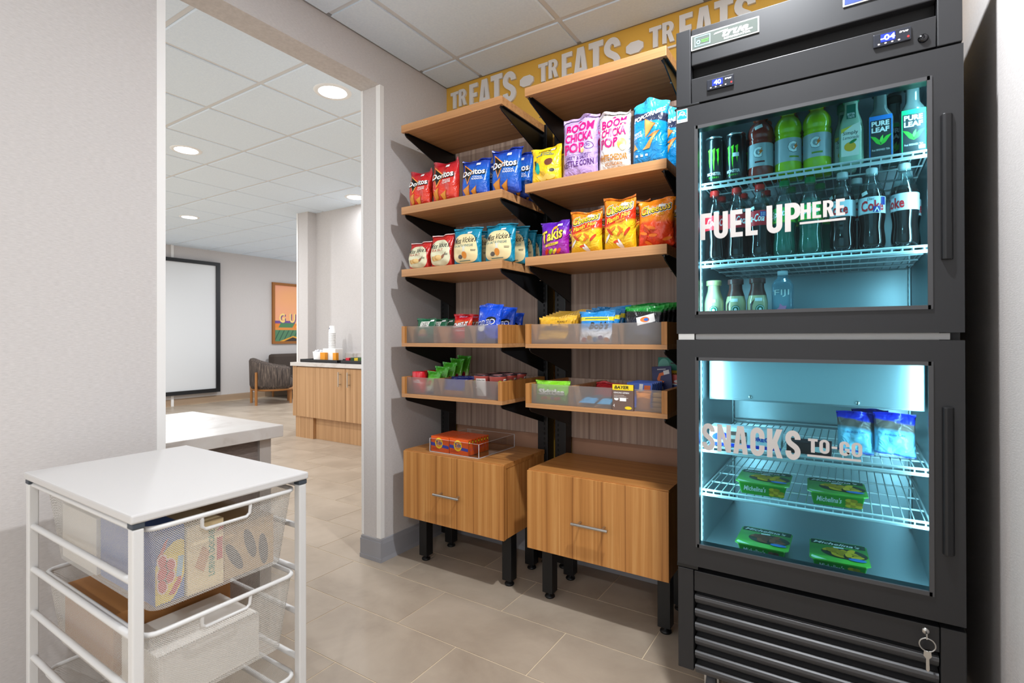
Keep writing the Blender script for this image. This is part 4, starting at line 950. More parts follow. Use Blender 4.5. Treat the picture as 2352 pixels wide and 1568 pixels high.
# upper right bin: gold packs in a leaning file, blue gummies, black and green packs
o, g = pouch('candy_pack', 'foremost gold peanut candy pack of the leaning file', .165, .118, .022, printed('print_gold', [(0, (160, 96, 20)), (.3, (214, 160, 30)), (.55, (120, 76, 20)), (.7, (206, 150, 30)), (1, (232, 184, 60))], rough=.22), 127, 'gold candy packs')
wr(o, g, 'm&m\'s', -.04, .62, .5, .26, ink('choc', (60, 34, 20)), .0016, bold=.03); wr(o, g, 'PEANUT', .2, .82, .3, .08, ink('choc', (60, 34, 20)), .0016)
put(o, .968, -.46, B4, .0, -.28)
names = ['second', 'third', 'fourth', 'fifth', 'sixth', 'seventh']
for k in range(6): more(o, '%s gold candy pack back in the leaning file' % names[k], .968, -.46 + .029 * (k + 1), B4, .0, -.28, (1, 1, 1.06 + .055 * k))
more(o, 'gold candy pack standing behind, right of the file', .995, -.218, B4, .0, -.1, (.55, 1, 1.2)); more(o, 'rearmost gold candy pack by the blue gummies', 1.0, -.185, B4, .0, -.1, (.55, 1, 1.25))
o, g = pouch('gummy_bag', 'foremost sky blue gummy bag with a yellow stripe', .155, .135, .035, printed('print_gummy', [(0, (236, 236, 240)), (.35, (240, 240, 244)), (.55, (40, 140, 210)), (.70, (30, 130, 206)), (.72, (236, 220, 50)), (.82, (236, 220, 50)), (.84, (30, 130, 206)), (1, (44, 146, 216))]), 131, 'blue gummy bags')
wr(o, g, "Bob's", .10, .55, .55, .22, BLK, .0016, bold=.03, shear=.2)
pr(o, g, 'small_print', rect(-.34, .34, .765, .785), ink('teal_print', (40, 120, 130)), .0016)
for k, c_ in enumerate([(220, 60, 60), (240, 170, 60), (70, 150, 220), (120, 60, 150), (240, 140, 60)]): pr(o, g, 'candy', ell(-.32 + .16 * k, .12 + .05 * (k % 2), .07, .07), ink('gum%d' % k, c_), .0018)
put(o, 1.163, -.458, B4, .0, -.16)
for x, y, s, l in [(1.163, -.398, 1.08, 'second sky blue gummy bag from the front'), (1.163, -.338, 1.16, 'third sky blue gummy bag from the front'), (1.163, -.278, 1.22, 'fourth sky blue gummy bag from the front'), (1.163, -.218, 1.24, 'rearmost sky blue gummy bag')]: more(o, l, x, y, B4, .0, -.16, (1, 1, s))
o, g = pouch('sweet_pouch', 'foremost black and green sweet pouch with a white patch', .155, .150, .04, printed('print_black', [(0, (24, 26, 34)), (.5, (22, 28, 52)), (.75, (16, 16, 18)), (.86, (16, 18, 18)), (.90, (24, 130, 50)), (1, (30, 150, 60))], tilt=.05), 137, 'black and green pouches')
pr(o, g, 'patch', turn(rect(-.15, .32, .52, .74), .25), WHT, .0016); pr(o, g, 'swirl', ell(.06, .63, .12, .07), ink('swirl_orange', (240, 120, 50)), .0024); pr(o, g, 'swirl', ell(.1, .63, .06, .04), ink('swirl_blue', (40, 110, 200)), .003); pr(o, g, 'dark_label', rect(-.2, .25, .2, .38), ink('ink_slate', (64, 66, 84)), .002)
put(o, 1.358, -.455, B4, .0, -.12)
for k, (x, y, s, l) in enumerate([(1.358, -.395, 1.06, 'second black and green sweet pouch from the front'), (1.358, -.335, 1.1, 'third black and green sweet pouch from the front'), (1.358, -.275, 1.14, 'fourth black and green sweet pouch, green top showing'), (1.358, -.215, 1.18, 'rearmost black and green sweet pouch by the upright')]): more(o, l, x, y, B4, .0, -.12, (1, 1, s))

# lower left bin: red tubs, lime pouches, noodle cups
RED = P('tub_red', (206, 22, 40), .3, coat=.4)
for k, (x, y, l) in enumerate([(.188, -.442, 'red lidded tub at the front left of the lower bin'), (.188, -.358, 'red lidded tub second from the front')]):
    t = thing('tub', l, 'tub', (x, y, B5), 0, 'red tubs')
    part('tub_body', MB().lathe([(.001, 0), (.034, 0), (.037, .004), (.037, .075), (.001, .075)], 28), RED, t, world=False)
    part('lid', MB().lathe([(.0385, .076), (.0385, .106), (.036, .110), (.001, .110)], 28), RED, t, world=False)
    decal('lettering', txt('trolli', .0, .062, .055, .018, bold=.02), round_y(lambda q: .0372), WHT, t, .0006)
o, g = pouch('candy_pouch', 'foremost lime green fruit chew pouch with red fruit', .088, .115, .03, printed('print_lime', [(0, (28, 50, 160)), (.14, (30, 54, 166)), (.2, (226, 230, 210)), (.5, (196, 220, 150)), (.62, (96, 180, 40)), (1, (70, 176, 44))], wob=.14), 149, 'lime green pouches')
pr(o, g, 'fruit', ell(-.12, .48, .12, .12), ink('cherry', (196, 30, 30)), .0016); pr(o, g, 'fruit', ell(.22, .42, .12, .11), ink('berry', (150, 24, 40)), .0016); wr(o, g, 'HI-CHEW', -.05, .22, .8, .18, WHT, .0018, bold=.04, rot=.06)
put(o, .2765, -.452, B5, .0, -.22)
for y, s, l in [(-.395, 1.18, 'second lime green pouch from the front'), (-.338, 1.34, 'third lime green pouch from the front'), (-.28, 1.5, 'fourth lime green pouch from the front'), (-.222, 1.62, 'tallest lime green pouch at the back')]: more(o, l, .2765, y, B5, .0, -.2, (1, 1, s))
o, g = pouch('biscuit_pack', 'dark blue biscuit pack low in the middle compartment', .145, .082, .035, printed('print_navy', [(0, (240, 150, 30)), (.3, (240, 150, 40)), (.34, (28, 44, 150)), (1, (24, 36, 110))]), 151, 'dark blue biscuit packs')
put(o, .431, -.46, B5, .0, -.14); more(o, 'dark blue biscuit pack leaning behind the front one', .431, -.41, B5, .0, -.14, (1, 1, 1.1)); more(o, 'dark blue biscuit pack at the back of the middle compartment', .431, -.36, B5, .0, -.14, (1, 1, 1.1))
CUPM = P('cup_rose', (196, 92, 84), .45); LIDM = P('cup_lid_dark', (52, 34, 40), .35)
nc = thing('noodle_cup', 'pink noodle cup with a white panel against the frosted front', 'cup', (.583, -.443, B5), 0, 'noodle cups'); nc.scale = (.93, .93, 1)
part('cup_body', MB().lathe([(.001, 0), (.031, 0), (.042, .098), (.0445, .100), (.0445, .104), (.001, .104)], 28), CUPM, nc, world=False)
part('lid', MB().lathe([(.046, .1035), (.046, .107), (.001, .109)], 28), LIDM, nc, world=False)
decal('facts_panel', fillp([rect(-.012, .04, .01, .092)]), round_y(lambda q: .031 + q * .112), ink('panel', (236, 230, 224)), nc, .0006, .012)
decal('lettering', txt('Nutrition Facts', .014, .086, .045, .006, bold=.02), round_y(lambda q: .031 + q * .112), BLK, nc, .0012, .012)
decal('lime_mark', fillp([ell(-.03, .075, .012, .01)]), round_y(lambda q: .031 + q * .112), ink('lime', (150, 200, 60)), nc, .0006, .012)
decal('lid_print', fillp([ell(.0, .0, .03, .022)]), flat_z(.109), ink('lid_pink', (214, 150, 150)), nc, .0004)
for x, y, l in [(.670, -.443, 'pink noodle cup at the right front of the lower left bin'), (.583, -.354, 'pink noodle cup in the second row, left one'), (.670, -.354, 'pink noodle cup in the second row, right one'), (.583, -.265, 'pink noodle cup in the third row, left one'), (.670, -.265, 'pink noodle cup in the third row, right one')]:
    dup(nc, (x, y, B5), (0, 0, .8 + x * 20), l)
# lower right bin
o, g = pouch('candy_pack', 'bright green fruit candy bag pressed against the frosted front', .165, .098, .03, printed('print_fruit', [(0, (110, 190, 30)), (1, (130, 206, 40))]), 157, 'loose bin packs')
wr(o, g, 'Skittles', .0, .50, .8, .30, ink('shadow_grey', (90, 96, 96)), .0016, bold=.07, rot=.02); wr(o, g, 'Skittles', .0, .51, .78, .26, WHT, .0026, bold=.05, rot=.02)
for k, c_ in enumerate([(240, 130, 30), (220, 50, 40), (240, 200, 40), (120, 50, 140), (240, 120, 30), (210, 40, 60)]): pr(o, g, 'candy', ell(-.26 + .1 * k, .22 + .03 * (k % 2), .055, .075), ink('sk%d' % k, c_), .0018 + .0003 * k)
put(o, .967, -.468, B5, .0, -.08)
for k, (x, y, w_, c_, l) in enumerate([(1.122, -.465, .072, (60, 160, 214), 'flat light blue pack lying at the front of the middle compartment'), (1.203, -.465, .072, (70, 170, 220), 'flat light blue pack lying right of its twin'), (1.163, -.35, .145, (206, 50, 60), 'flat red pack propped behind the light blue ones'), (1.163, -.25, .145, (210, 60, 64), 'flat red pack lying farthest back')]):
    o, g = pouch('flat_pack', l, w_, .10, .022, printed('print_flat%d' % k, [(0, c_), (1, c_)]), 160 + k, 'loose bin packs'); put(o, x, y, B5 + .012, .0, -1.35 if k != 2 else -.75)
bx = thing('medicine_box', 'slim brown and yellow medicine box standing before the frosted front', 'box', (1.296, -.501, .8735))
part('carton', MB().box(-.042, .042, -.006, .006, 0, .100), P('aspirin_brown', (112, 88, 78), .45), bx, world=False)
fm = flat_y(-.006)
decal('yellow_top', fillp([rect(-.042, .042, .078, .100)]), fm, ink('aspirin_yellow', (246, 214, 30)), bx, .0004); decal('lettering', txt('BAYER', -.005, .089, .058, .012, bold=.03, shear=.2), fm, BLK, bx, .0009)
decal('lettering', txt('GENUINE ASPIRIN', -.006, .068, .062, .006, bold=.02), fm, WHT, bx, .0006)
for k in range(3): decal('small_print', fillp([rect(-.036, .006 + .008 * k, .057 - .005 * k, .059 - .005 * k)]), fm, ink('faint', (196, 184, 178)), bx, .0006)
decal('pill', fillp([ell(-.026, .044, .009, .006)]), fm, WHT, bx, .0006); decal('price_sticker', fillp([rect(-.012, .014, .036, .049)]), fm, STICKER, bx, .0008); decal('oval', fillp([ell(.022, .011, .014, .006)]), fm, ink('aspirin_yellow', (246, 214, 30)), bx, .0006)
decal('lettering', txt('4', -.036, .018, .006, .012), fm, WHT, bx, .0006)
NV = P('card_navy', (26, 32, 96), .35)
def card(name, label, w, h, x, y, z, mat, rz=0.0, rx=-.12, th=.006, group='hanging cards in the lower right bin'):
    t = thing(name, label, 'card', (x, y, z), rz, group); t.rotation_euler = (rx, 0, rz)
    part('card_back', MB().box(-w / 2, w / 2, -th / 2, th / 2, 0, h), mat, t, world=False, bevel=.001); return t, flat_y(-th / 2, 0, 0)
BLU = P('blister_blue', (36, 92, 200), .2, coat=.6)
for k in range(6):
    t, f_ = card('blister_pack', ['first', 'second', 'third', 'fourth', 'fifth', 'sixth'][k] + ' blue blister pack of the tilted row', .105, .100, 1.330, -.43 + .024 * k, B5 + .003, BLU, .0, -.25, .014)
    decal('orange_stripe', fillp([rect(.02, .045, .02, .09)]), f_, ink('stripe_orange', (232, 110, 40)), t, .0006); decal('white_mark', fillp([rect(.0, .015, .05, .095)]), f_, WHT, t, .0006)
t, f_ = card('toothbrush_card', 'navy card with an orange and white swirl, tilted left', .082, .135, 1.380, -.262, B5 + .0055, NV, .0, -.1); t.rotation_euler = (-.1, -.08, .0); t.scale = (1, 1, 1.15)
decal('swirl', fillp([[(-.02, .09), (-.01, .11), (.015, .115), (.02, .105), (-.004, .10), (-.008, .085), (.01, .08), (.0, .072), (-.016, .078)]]), f_, ink('stripe_orange', (232, 110, 40)), t, .0006); decal('price_sticker', fillp([turn(rect(.008, .032, .105, .12), .15)]), f_, STICKER, t, .001); decal('hang_hole', fillp([rect(-.018, .018, .122, .126)]), f_, ink('silver', (190, 190, 200)), t, .0006)
decal('brush_print', fillp([rect(-.004, .004, .02, .062)]), f_, ink('silver', (190, 190, 200)), t, .0006)
GRN = P('card_green', (40, 150, 130), .4)
t, f_ = card('lip_balm_card', 'large teal and yellow card with a hang hole, beside the refrigerator', .15, .195, 1.388, -.19, B5, GRN, .0, -.06)
t.scale = (.73, 1, 1)
decal('leaf_shape', fillp([ell(-.04, .15, .035, .04)]), f_, ink('pale_teal', (120, 206, 190)), t, .0006); decal('pale_field', fillp([rect(-.075, -.045, 0, .12)]), f_, ink('pale_mint', (206, 226, 214)), t, .0007)
decal('yellow_field', fillp([rect(-.045, .075, .02, .14)]), f_, ink('mustard', (222, 190, 40)), t, .0008)
wr_ = lambda b_, cx, cz, w_, h_, m_: decal('lettering', txt(b_, cx, cz, w_, h_, bold=.02), f_, m_, t, .0016)
wr_("BURT'S", .02, .120, .07, .018, ink('maroon', (140, 60, 20))); wr_('BEES', .02, .095, .055, .018, ink('maroon', (140, 60, 20))); decal('hang_hole', fillp([rect(.0, .04, .168, .173)]), f_, BLK, t, .0008)
t, f_ = card('playing_card_pack', 'coral red pack of playing cards with a white and blue label', .06, .125, 1.412, -.228, B5, P('card_coral', (222, 92, 84), .4), .0, -.05, .012)
decal('label', fillp([rect(-.0295, .0295, .01, .088)]), f_, WHT, t, .0006); decal('label_blue', fillp([rect(-.026, .029, .014, .082)]), f_, ink('bicycle_blue', (24, 66, 150)), t, .0009); decal('lettering', txt('BICYCLE', .002, .06, .050, .024, bold=.03), f_, WHT, t, .0014); decal('hang_hole', fillp([ell(.016, .097, .014, .006)]), f_, WHT, t, .0006)
o, g = pouch('candy_pack', 'orange pack seen blurred through the frosted front', .058, .075, .026, P('print_plain_orange', (236, 140, 30), .35), 171, 'loose bin packs'); put(o, 1.365, -.472, B5, .0, -.04)
for k in range(4): solo('candy_bar', MB().box(1.402, 1.443, -.475 + .001 * k, -.36, B5 + .018 * k, B5 + .016 + .018 * k), P('bar_kraft', (206, 160, 90), .5), ['bottom', 'second', 'third', 'top'][k] + ' tan bar of the small stack by the bin side', 'candy bar', (1.42, -.42, B5 + .018 * k), 'tan bars', bevel=.003)

# ------------------------------------------------------------------ detergent boxes in a clear tray
ORB = P('detergent_orange', (232, 92, 26), .35, coat=.3); CT0 = .5885
tr_ = thing('acrylic_tray', 'clear acrylic tray on the left drawer cabinet', 'tray', (.42, -.31, CT0))
ACR = clear('acrylic', (250, 250, 250), .06); ACE = clear('acrylic_edge', (255, 255, 255), .3, .2, .55, (240, 240, 244))
part('tray_floor', MB().box(.270, .575, -.462, -.150, CT0, CT0 + .0025), ACR, tr_)
for bxx in [(.270, .575, -.462, -.4595), (.270, .575, -.1525, -.150), (.270, .2725, -.4595, -.1525), (.5725, .575, -.4595, -.1525)]:
    w_ = part('tray_wall', MB().box(bxx[0], bxx[1], bxx[2], bxx[3], CT0 + .0025, CT0 + .066), ACR, tr_)
    part('polished_edge', MB().box(bxx[0], bxx[1], bxx[2], bxx[3], CT0 + .066, CT0 + .0668), ACE, w_)
for (x, y) in [(.2712, -.4608), (.5738, -.4608), (.5738, -.1512), (.2712, -.1512)]: part('corner_edge', MB().box(x - .0014, x + .0014, y - .0014, y + .0014, CT0, CT0 + .0668), ACE, tr_)
part('bottom_edge', MB().box(.5728, .5752, -.462, -.150, CT0, CT0 + .0028).box(.270, .575, -.4622, -.460, CT0, CT0 + .0028), ACE, tr_)
w_, d_, h_ = .113, .0225, .076; f_ = flat_y(-d_ / 2)
db = thing('detergent_box', 'front orange detergent box at left, with a round yellow logo', 'box', (0, 0, 0), 0, 'orange detergent boxes')
part('carton', MB().box(-w_ / 2, w_ / 2, -d_ / 2, d_ / 2, 0, h_), ORB, db, world=False, bevel=.0012)
decal('blue_band', fillp([[(-w_ / 2, .030), (w_ / 2, .020), (w_ / 2, .034), (-w_ / 2, .046)]]), f_, ink('tide_blue', (60, 70, 170)), db, .0004)
decal('ring', fillp([ell(-.005, .044, .0245, .0265)]), f_, ink('tide_yellow', (250, 214, 30)), db, .0008); decal('ring_mid', fillp([ell(-.005, .044, .018, .0195)]), f_, ink('tide_orange', (244, 150, 30)), db, .0011)
decal('lettering', txt('Tide', -.004, .046, .040, .022, .06, bold=.04, shear=.1), f_, WHT, db, .0013); decal('lettering', txt('Tide', -.004, .046, .038, .020, .06, bold=.02, shear=.1), f_, ink('tide_navy', (26, 34, 120)), db, .0017)
for k in range(3): decal('small_print', fillp([rect(-.05, .0 - .004 * k, .010 + .004 * k, .0115 + .004 * k)]), f_, ink('tide_dark', (170, 50, 20)), db, .0005)
fs_ = flat_x(w_ / 2); decal('side_mark', fillp([ell(0, .062, .008, .009)]), fs_, ink('tide_dark2', (90, 50, 40)), db, .0004); decal('side_mark', fillp([ell(0, .062, .005, .006)]), fs_, ink('tide_yellow', (250, 214, 30)), db, .0008)
decal('top_flap', fillp([rect(-w_ / 2 + .004, w_ / 2 - .004, -.0095, -.0075)]), flat_z(h_), ink('tide_dark', (170, 50, 20)), db, .0004)
names = ['front', 'second', 'third', 'fourth', 'fifth', 'sixth', 'rearmost']
for k in range(7):
    for c_, x in enumerate((.333, .4515)):
        loc = (x, -.4465 + .0245 * k, CT0 + .0026)
        if k == 0 and c_ == 0: db.location = loc
        else: dup(db, loc, None, '%s orange detergent box of the %s row in the clear tray' % (names[k], ('left', 'right')[c_]))
# ------------------------------------------------------------------ two-door refrigerator and freezer
FX0, FX1, FY, FB = 1.577, 2.262, -.782, -.035
BODY = P('fridge_charcoal', (37, 37, 39), .42, .1, bump=((900, 900, 900), .06, .001)); DARK = P('fridge_gap', (8, 8, 9), .7)
LINER = P('fridge_liner', (170, 178, 182), .30, .7, bump=((400, 400, 6), .05, .001)); GLASS = clear('door_glass', (206, 236, 242), .006)
fr = thing('refrigerator', 'tall charcoal upright cooler with a glass fridge door over a glass freezer door', 'refrigerator', ((FX0 + FX1) / 2, -.4, 0))
YD = -.728                                   # cabinet front, doors hang before it
wl_ = .042
part('side_panel', MB().box(FX0, FX0 + wl_, YD, FB, .132, 2.107), BODY, fr, bevel=.003); part('side_panel', MB().box(FX1 - wl_, FX1, YD, FB, .132, 2.107), BODY, fr, bevel=.003)
part('back_panel', MB().box(FX0 + wl_, FX1 - wl_, -.10, FB, .132, 2.107), BODY, fr)
part('roof_panel', MB().box(FX0 + wl_, FX1 - wl_, YD, -.10, 1.862, 2.104), BODY, fr)
part('mid_divider', MB().box(FX0 + wl_, FX1 - wl_, YD - .004, -.10, 1.112, 1.198), STEEL, fr)
part('floor_panel', MB().box(FX0 + wl_, FX1 - wl_, YD, -.10, .40, .474), BODY, fr)
# inner lining of the two compartments
def lining(z0, z1):
    a, b = FX0 + wl_ + .001, FX1 - wl_ - .001
    part('lining', MB().box(a, b, -.125, -.102, z0, z1).box(a, a + .008, YD + .012, -.125, z0, z1).box(b - .008, b, YD + .012, -.125, z0, z1).box(a, b, YD + .012, -.125, z0, z0 + .006).box(a, b, YD + .012, -.125, z1 - .006, z1), LINER, fr)
lining(.476, 1.110); lining(1.200, 1.860)
# header: side posts, sign panel, dark slot, control band
for a, b in [(FX0, 1.621), (2.214, FX1)]: part('header_post', MB().box(a, b, FY + .004, YD, 1.873, 2.107), BODY, fr, bevel=.002)
hp = part('header_panel', MB().box(1.6225, 2.2125, FY + .006, YD - .002, 1.992, 2.104), BODY, fr, bevel=.003)
part('header_slot', MB().box(1.6225, 2.2125, FY + .036, YD, 1.950, 1.992), DARK, fr)
cb = part('control_band', MB().prism([(FY + .010, 1.876), (FY + .004, 1.950), (YD, 1.956), (YD, 1.876)], 'x', 1.6225, 2.2125), BODY, fr, bevel=.0015)
bd = part('badge', MB().box(1.623, 1.814, FY + .002, FY + .0055, 2.036, 2.082), P('badge_white', (222, 226, 226), .55), fr, bevel=.001)
part('badge_field', MB().box(1.6265, 1.8105, FY + .0012, FY + .002, 2.0395, 2.0785), P('badge_grey', (88, 94, 90), .9, 0, .1), bd)
W0 = wl(fr)
def fl(y): return lambda s, t, off: (s - W0.x, y - off - W0.y, t)
fb = fl(FY + .0012)
decal('lettering', txt('true', 1.750, 2.062, .072, .022, bold=.03, shear=.45), fb, WHT, bd, .0006); decal('flourish', fillp([[(1.690, 2.066), (1.724, 2.069), (1.724, 2.072), (1.694, 2.070)]]), fb, WHT, bd, .0006); decal('flourish', fillp([[(1.772, 2.050), (1.797, 2.052), (1.797, 2.055), (1.772, 2.054)]]), fb, WHT, bd, .0006)
decal('lettering', txt('REFRIGERATOR', 1.755, 2.0455, .072, .0055, bold=.02), fb, WHT, bd, .0006)
decal('leaf_frame', fillp([rect(1.634, 1.680, 2.045, 2.074), rect(1.636, 1.678, 2.047, 2.072)]), fb, ink('frame_cyan', (140, 214, 230)), bd, .0006); decal('hex_ring', fillp([ell(1.645, 2.057, .006, .007, 6), ell(1.645, 2.057, .0035, .004, 6)]), fb, ink('frame_cyan', (140, 214, 230)), bd, .0006)
for z in (2.061, 2.055): decal('lettering', txt('natural' if z > 2.06 else 'refrigerant', 1.664, z, .022, .0045, bold=.02, shear=.2), fb, ink('leaf_green', (90, 190, 60)), bd, .0006)
bd2 = part('badge', MB().box(2.018, 2.19, FY + .002, FY + .0055, 2.036, 2.082), P('badge_white', (222, 226, 226), .55), fr, bevel=.001)
part('badge_field', MB().box(2.0215, 2.1865, FY + .0012, FY + .002, 2.0395, 2.0785), P('badge_navy', (40, 60, 120), .4), bd2)
GLOW = P('display_glow', (220, 232, 255), .4, emit=(190, 210, 255), est=3.0)
for x0, x1, z0, z1, body in [(1.669, 1.745, 1.902, 1.934, '40'), (2.084, 2.163, 1.906, 1.940, '-04')]:
    d = part('display', MB().box(x0, x1, FY + .001, FY + .008, z0, z1), P('display_dark', (34, 36, 44), .3), fr, bevel=.002)
    fd = fl(FY + .001); xm = (x0 + x1) / 2
    part('screen', MB().box(x0 + .016, x0 + .046, FY + .0004, FY + .001, z0 + .010, z1 - .004), P('display_blue', (24, 40, 140), .3, emit=(40, 60, 220), est=.8), d)
    decal('digits', txt(body, x0 + .031, (z0 + z1) / 2 + .003, .020 if len(body) < 3 else .030, .014, bold=.02), fd, GLOW, d, .0010)
    decal('lettering', txt('true', x1 - .015, z1 - .009, .018, .005, shear=.4), fd, WHT, d, .0006)
    for k in range(4): decal('button_mark', fillp([ell(x0 + .012 + .014 * k, z0 + .006, .0025, .002)]), fd, ink('faint', (196, 184, 178)), d, .0006)
    decal('red_dot', fillp([ell(x1 - .006, z0 + .009, .0025, .0025)]), fd, ink('dot_red', (220, 40, 40)), d, .0006)
lk = part('door_lock', MB().lathe([(.001, .006), (.004, .007), (.009, .005), (.011, .0)], 20), P('lock_chrome', (60, 60, 62), .15, 1.0), fr, world=False)
lk.location = (2.187 - W0.x, FY + .007 - W0.y, 1.903); lk.rotation_euler = (PI / 2, 0, 0)
# doors
def door(name, z0, z1, gz0, gz1, label):
    gx0, gx1 = 1.637, 2.199
    d = part(name, MB().box(FX0, gx0, FY, YD - .005, z0, z1).box(gx1, FX1 + .001, FY, YD - .005, z0, z1).box(gx0, gx1, FY, YD - .005, z0, gz0).box(gx0, gx1, FY, YD - .005, gz1, z1), BODY, fr)
    d['label'] = label
    fw_ = .006
    part('glass_bead', MB().box(gx0 - .004, gx0 + fw_, FY - .003, FY + .004, gz0 - .004, gz1 + .004).box(gx1 - fw_, gx1 + .004, FY - .003, FY + .004, gz0 - .004, gz1 + .004).box(gx0, gx1, FY - .003, FY + .004, gz0 - .004, gz0 + fw_).box(gx0, gx1, FY - .003, FY + .004, gz1 - fw_, gz1 + .004), P('bead_grey', (66, 66, 68), .4), d)
    part('glass_pane', MB().box(gx0, gx1, FY + .012, FY + .0165, gz0, gz1), GLASS, d)
    part('gasket', MB().box(FX0 + .01, FX1 - .01, YD - .005, YD - .0005, z0 + .004, z0 + .016).box(FX0 + .01, FX1 - .01, YD - .005, YD - .0005, z1 - .016, z1 - .004).box(FX0 + .004, FX0 + .016, YD - .005, YD - .0005, z0 + .004, z1 - .004).box(FX1 - .016, FX1 - .004, YD - .005, YD - .0005, z0 + .004, z1 - .004), DARK, d)
    h0, h1 = (1.345, 1.700) if z0 > 1 else (.625, .985)
    part('recess_pull', MB().prism([(2.218, FY), (2.221, FY - .012), (2.227, FY - .015), (2.238, FY - .010), (2.243, FY)], 'z', h0, h1), P('pull_black', (24, 24, 26), .45), d, bevel=.002)
    return d
du = door('fridge_door', 1.167, 1.866, 1.229, 1.798, 'upper glass door lettered FUEL UP HERE'); dl = door('freezer_door', .456, 1.148, .520, 1.091, 'lower glass door lettered SNACKS TO-GO')
part('hinge', MB().box(FX0 - .004, FX0 + .05, FY + .012, YD, 1.868, 1.873).tube([(FX0 + .004, FY + .02, 1.864), (FX0 - .004, FY + .012, 1.869), (FX0 + .02, FY + .004, 1.871), (FX0 + .07, FY + .004, 1.871)], .0045), BLACK_MET, fr)
part('hinge', MB().box(FX0 + .002, FX0 + .05, FY + .014, YD, 1.1485, 1.1665), STEEL, fr); part('hinge', MB().box(FX0 - .003, FX0 + .06, FY + .006, YD, .444, .4555), BLACK_MET, fr)
part('gap_plate', MB().box(FX0 + .052, FX1 - .024, FY + .022, YD, 1.1495, 1.1655), P('satin_plate', (190, 190, 190), .5, .3), fr)
yg = FY + .0115
def lettering(dr, text, x0, z0, h, adv):
    x = x0
    for ch in text:
        _, w = glyph(ch)
        if ch == ' ': x += adv * .22; continue
        sign_letter('letter', ch, x, z0, h, w * adv, yg, .0006, VINYL, dr); x += w * adv + adv * .085
    return x
VINYL = P('vinyl_letter', (196, 191, 188), 0.5)
lettering(du, 'FUEL UP', 1.646, 1.453, .080, .0775); lettering(du, 'HERE', 1.916, 1.483, .045, .0475); part('underline', MB().box(1.914, 2.022, yg - .0006, yg, 1.470, 1.476), VINYL, du)
lettering(dl, 'SNACKS', 1.649, .812, .082, .0745); lettering(dl, 'TO-GO', 1.932, .838, .038, .046); part('underline', MB().box(1.930, 2.054, yg - .0006, yg, .826, .832), VINYL, dl)
es = part('energy_sticker', MB().box(1.580, 1.612, FY - .0006, FY, 1.822, 1.862), STICKER, du); fe = fl(FY - .0006)
decal('blue_field', fillp([rect(1.5815, 1.6105, 1.832, 1.8605)]), fe, ink('sticker_blue', (24, 150, 210)), es, .0004); decal('arc', fillp([[(1.584, 1.838)] + [(1.596 + .012 * math.cos(a), 1.838 + .018 * math.sin(a)) for a in [PI - .1 - k * .28 for k in range(11)]] + [(1.608, 1.838)] + [(1.596 + .010 * math.cos(a), 1.838 + .015 * math.sin(a)) for a in [.1 + k * .28 for k in range(11)]]]), fe, WHT, es, .0007)
decal('star', fillp([[(1.605 + .0045 * (1 if k % 2 == 0 else .4) * math.sin(k * PI / 5), 1.846 + .0045 * (1 if k % 2 == 0 else .4) * math.cos(k * PI / 5)) for k in range(10)]]), fe, WHT, es, .0007)
decal('lettering', txt('energy', 1.595, 1.845, .018, .008, shear=.4), fe, WHT, es, .0007); decal('lettering', txt('ENERGY STAR', 1.596, 1.8275, .026, .005, bold=.02), fe, ink('sticker_blue', (24, 150, 210)), es, .0005)
# grille
for a, b in [(FX0, 1.624), (2.215, FX1 + .002)]: part('toe_post', MB().box(a, b, FY + .004, YD, .132, .442), BODY, fr, bevel=.002)
part('grille_header', MB().box(1.6255, 2.2135, FY + .006, YD, .378, .440), BODY, fr, bevel=.002)
part('grille_back', MB().box(1.6255, 2.2135, YD - .004, YD, .110, .378), P('grille_dark', (40, 40, 42), .5), fr)
for k in range(6):
    z = .352 - .043 * k
    part('grille_slat', MB().prism([(FY + .034, z - .024), (FY + .016, z - .012), (FY + .007, z + .002), (FY + .008, z + .010), (FY + .014, z + .014), (FY + .024, z + .012), (FY + .044, z + .016), (FY + .044, z - .024)], 'x', 1.627, 2.212), P('slat_charcoal', (74, 74, 76), .4, .2), fr)
part('undercarriage', MB().box(1.60, 2.24, -.70, -.10, .10, .131), DARK, fr)
for x in (1.655, 2.185):
    for y in (-.66, -.12):
        c = part('caster', MB().lathe([(.040, -.014), (.044, -.008), (.044, .008), (.040, .014)], 24), P('caster_grey', (70, 70, 74), .6), fr, world=False); c.location = (x - W0.x, y - W0.y, .0445); c.rotation_euler = (0, PI / 2, 0)
        part('fork', MB().box(x - .022, x - .016, y - .02, y + .02, .04, .10).box(x + .016, x + .022, y - .02, y + .02, .04, .10).box(x - .022, x + .022, y - .02, y + .02, .092, .10), STEEL, c, world=False).parent = fr
        bpy.context.view_layer.update()
for o in [q for q in fr.children if q.name.startswith('fork')]: o.location = (-W0.x, -W0.y, 0)
# keys on a ring
kl = part('key_lock', MB().lathe([(.001, .004), (.007, .004), (.008, 0)], 16), STEEL, fr, world=False); kl.location = (2.186 - W0.x, FY + .006 - W0.y, .424); kl.rotation_euler = (PI / 2, 0, 0)
ky = thing('key_ring', 'key hanging from a round ring in the grille lock', 'keys', (2.186, FY - .012, .36))
part('key', MB().box(2.1845, 2.1875, FY - .020, FY + .002, .414, .428), STEEL, ky, bevel=.001)
part('ring', MB().tube([(2.187 + .016 * math.cos(a), FY - .018, .401 + .016 * math.sin(a)) for a in [k * PI / 12 for k in range(24)]], .0016, 6, True), STEEL, ky)
part('key', MB().prism([(2.180, .386), (2.179, .374), (2.184, .368), (2.184, .340), (2.188, .336), (2.191, .342), (2.190, .368), (2.195, .374), (2.194, .386)], 'y', FY - .020, FY - .017), STEEL, ky)
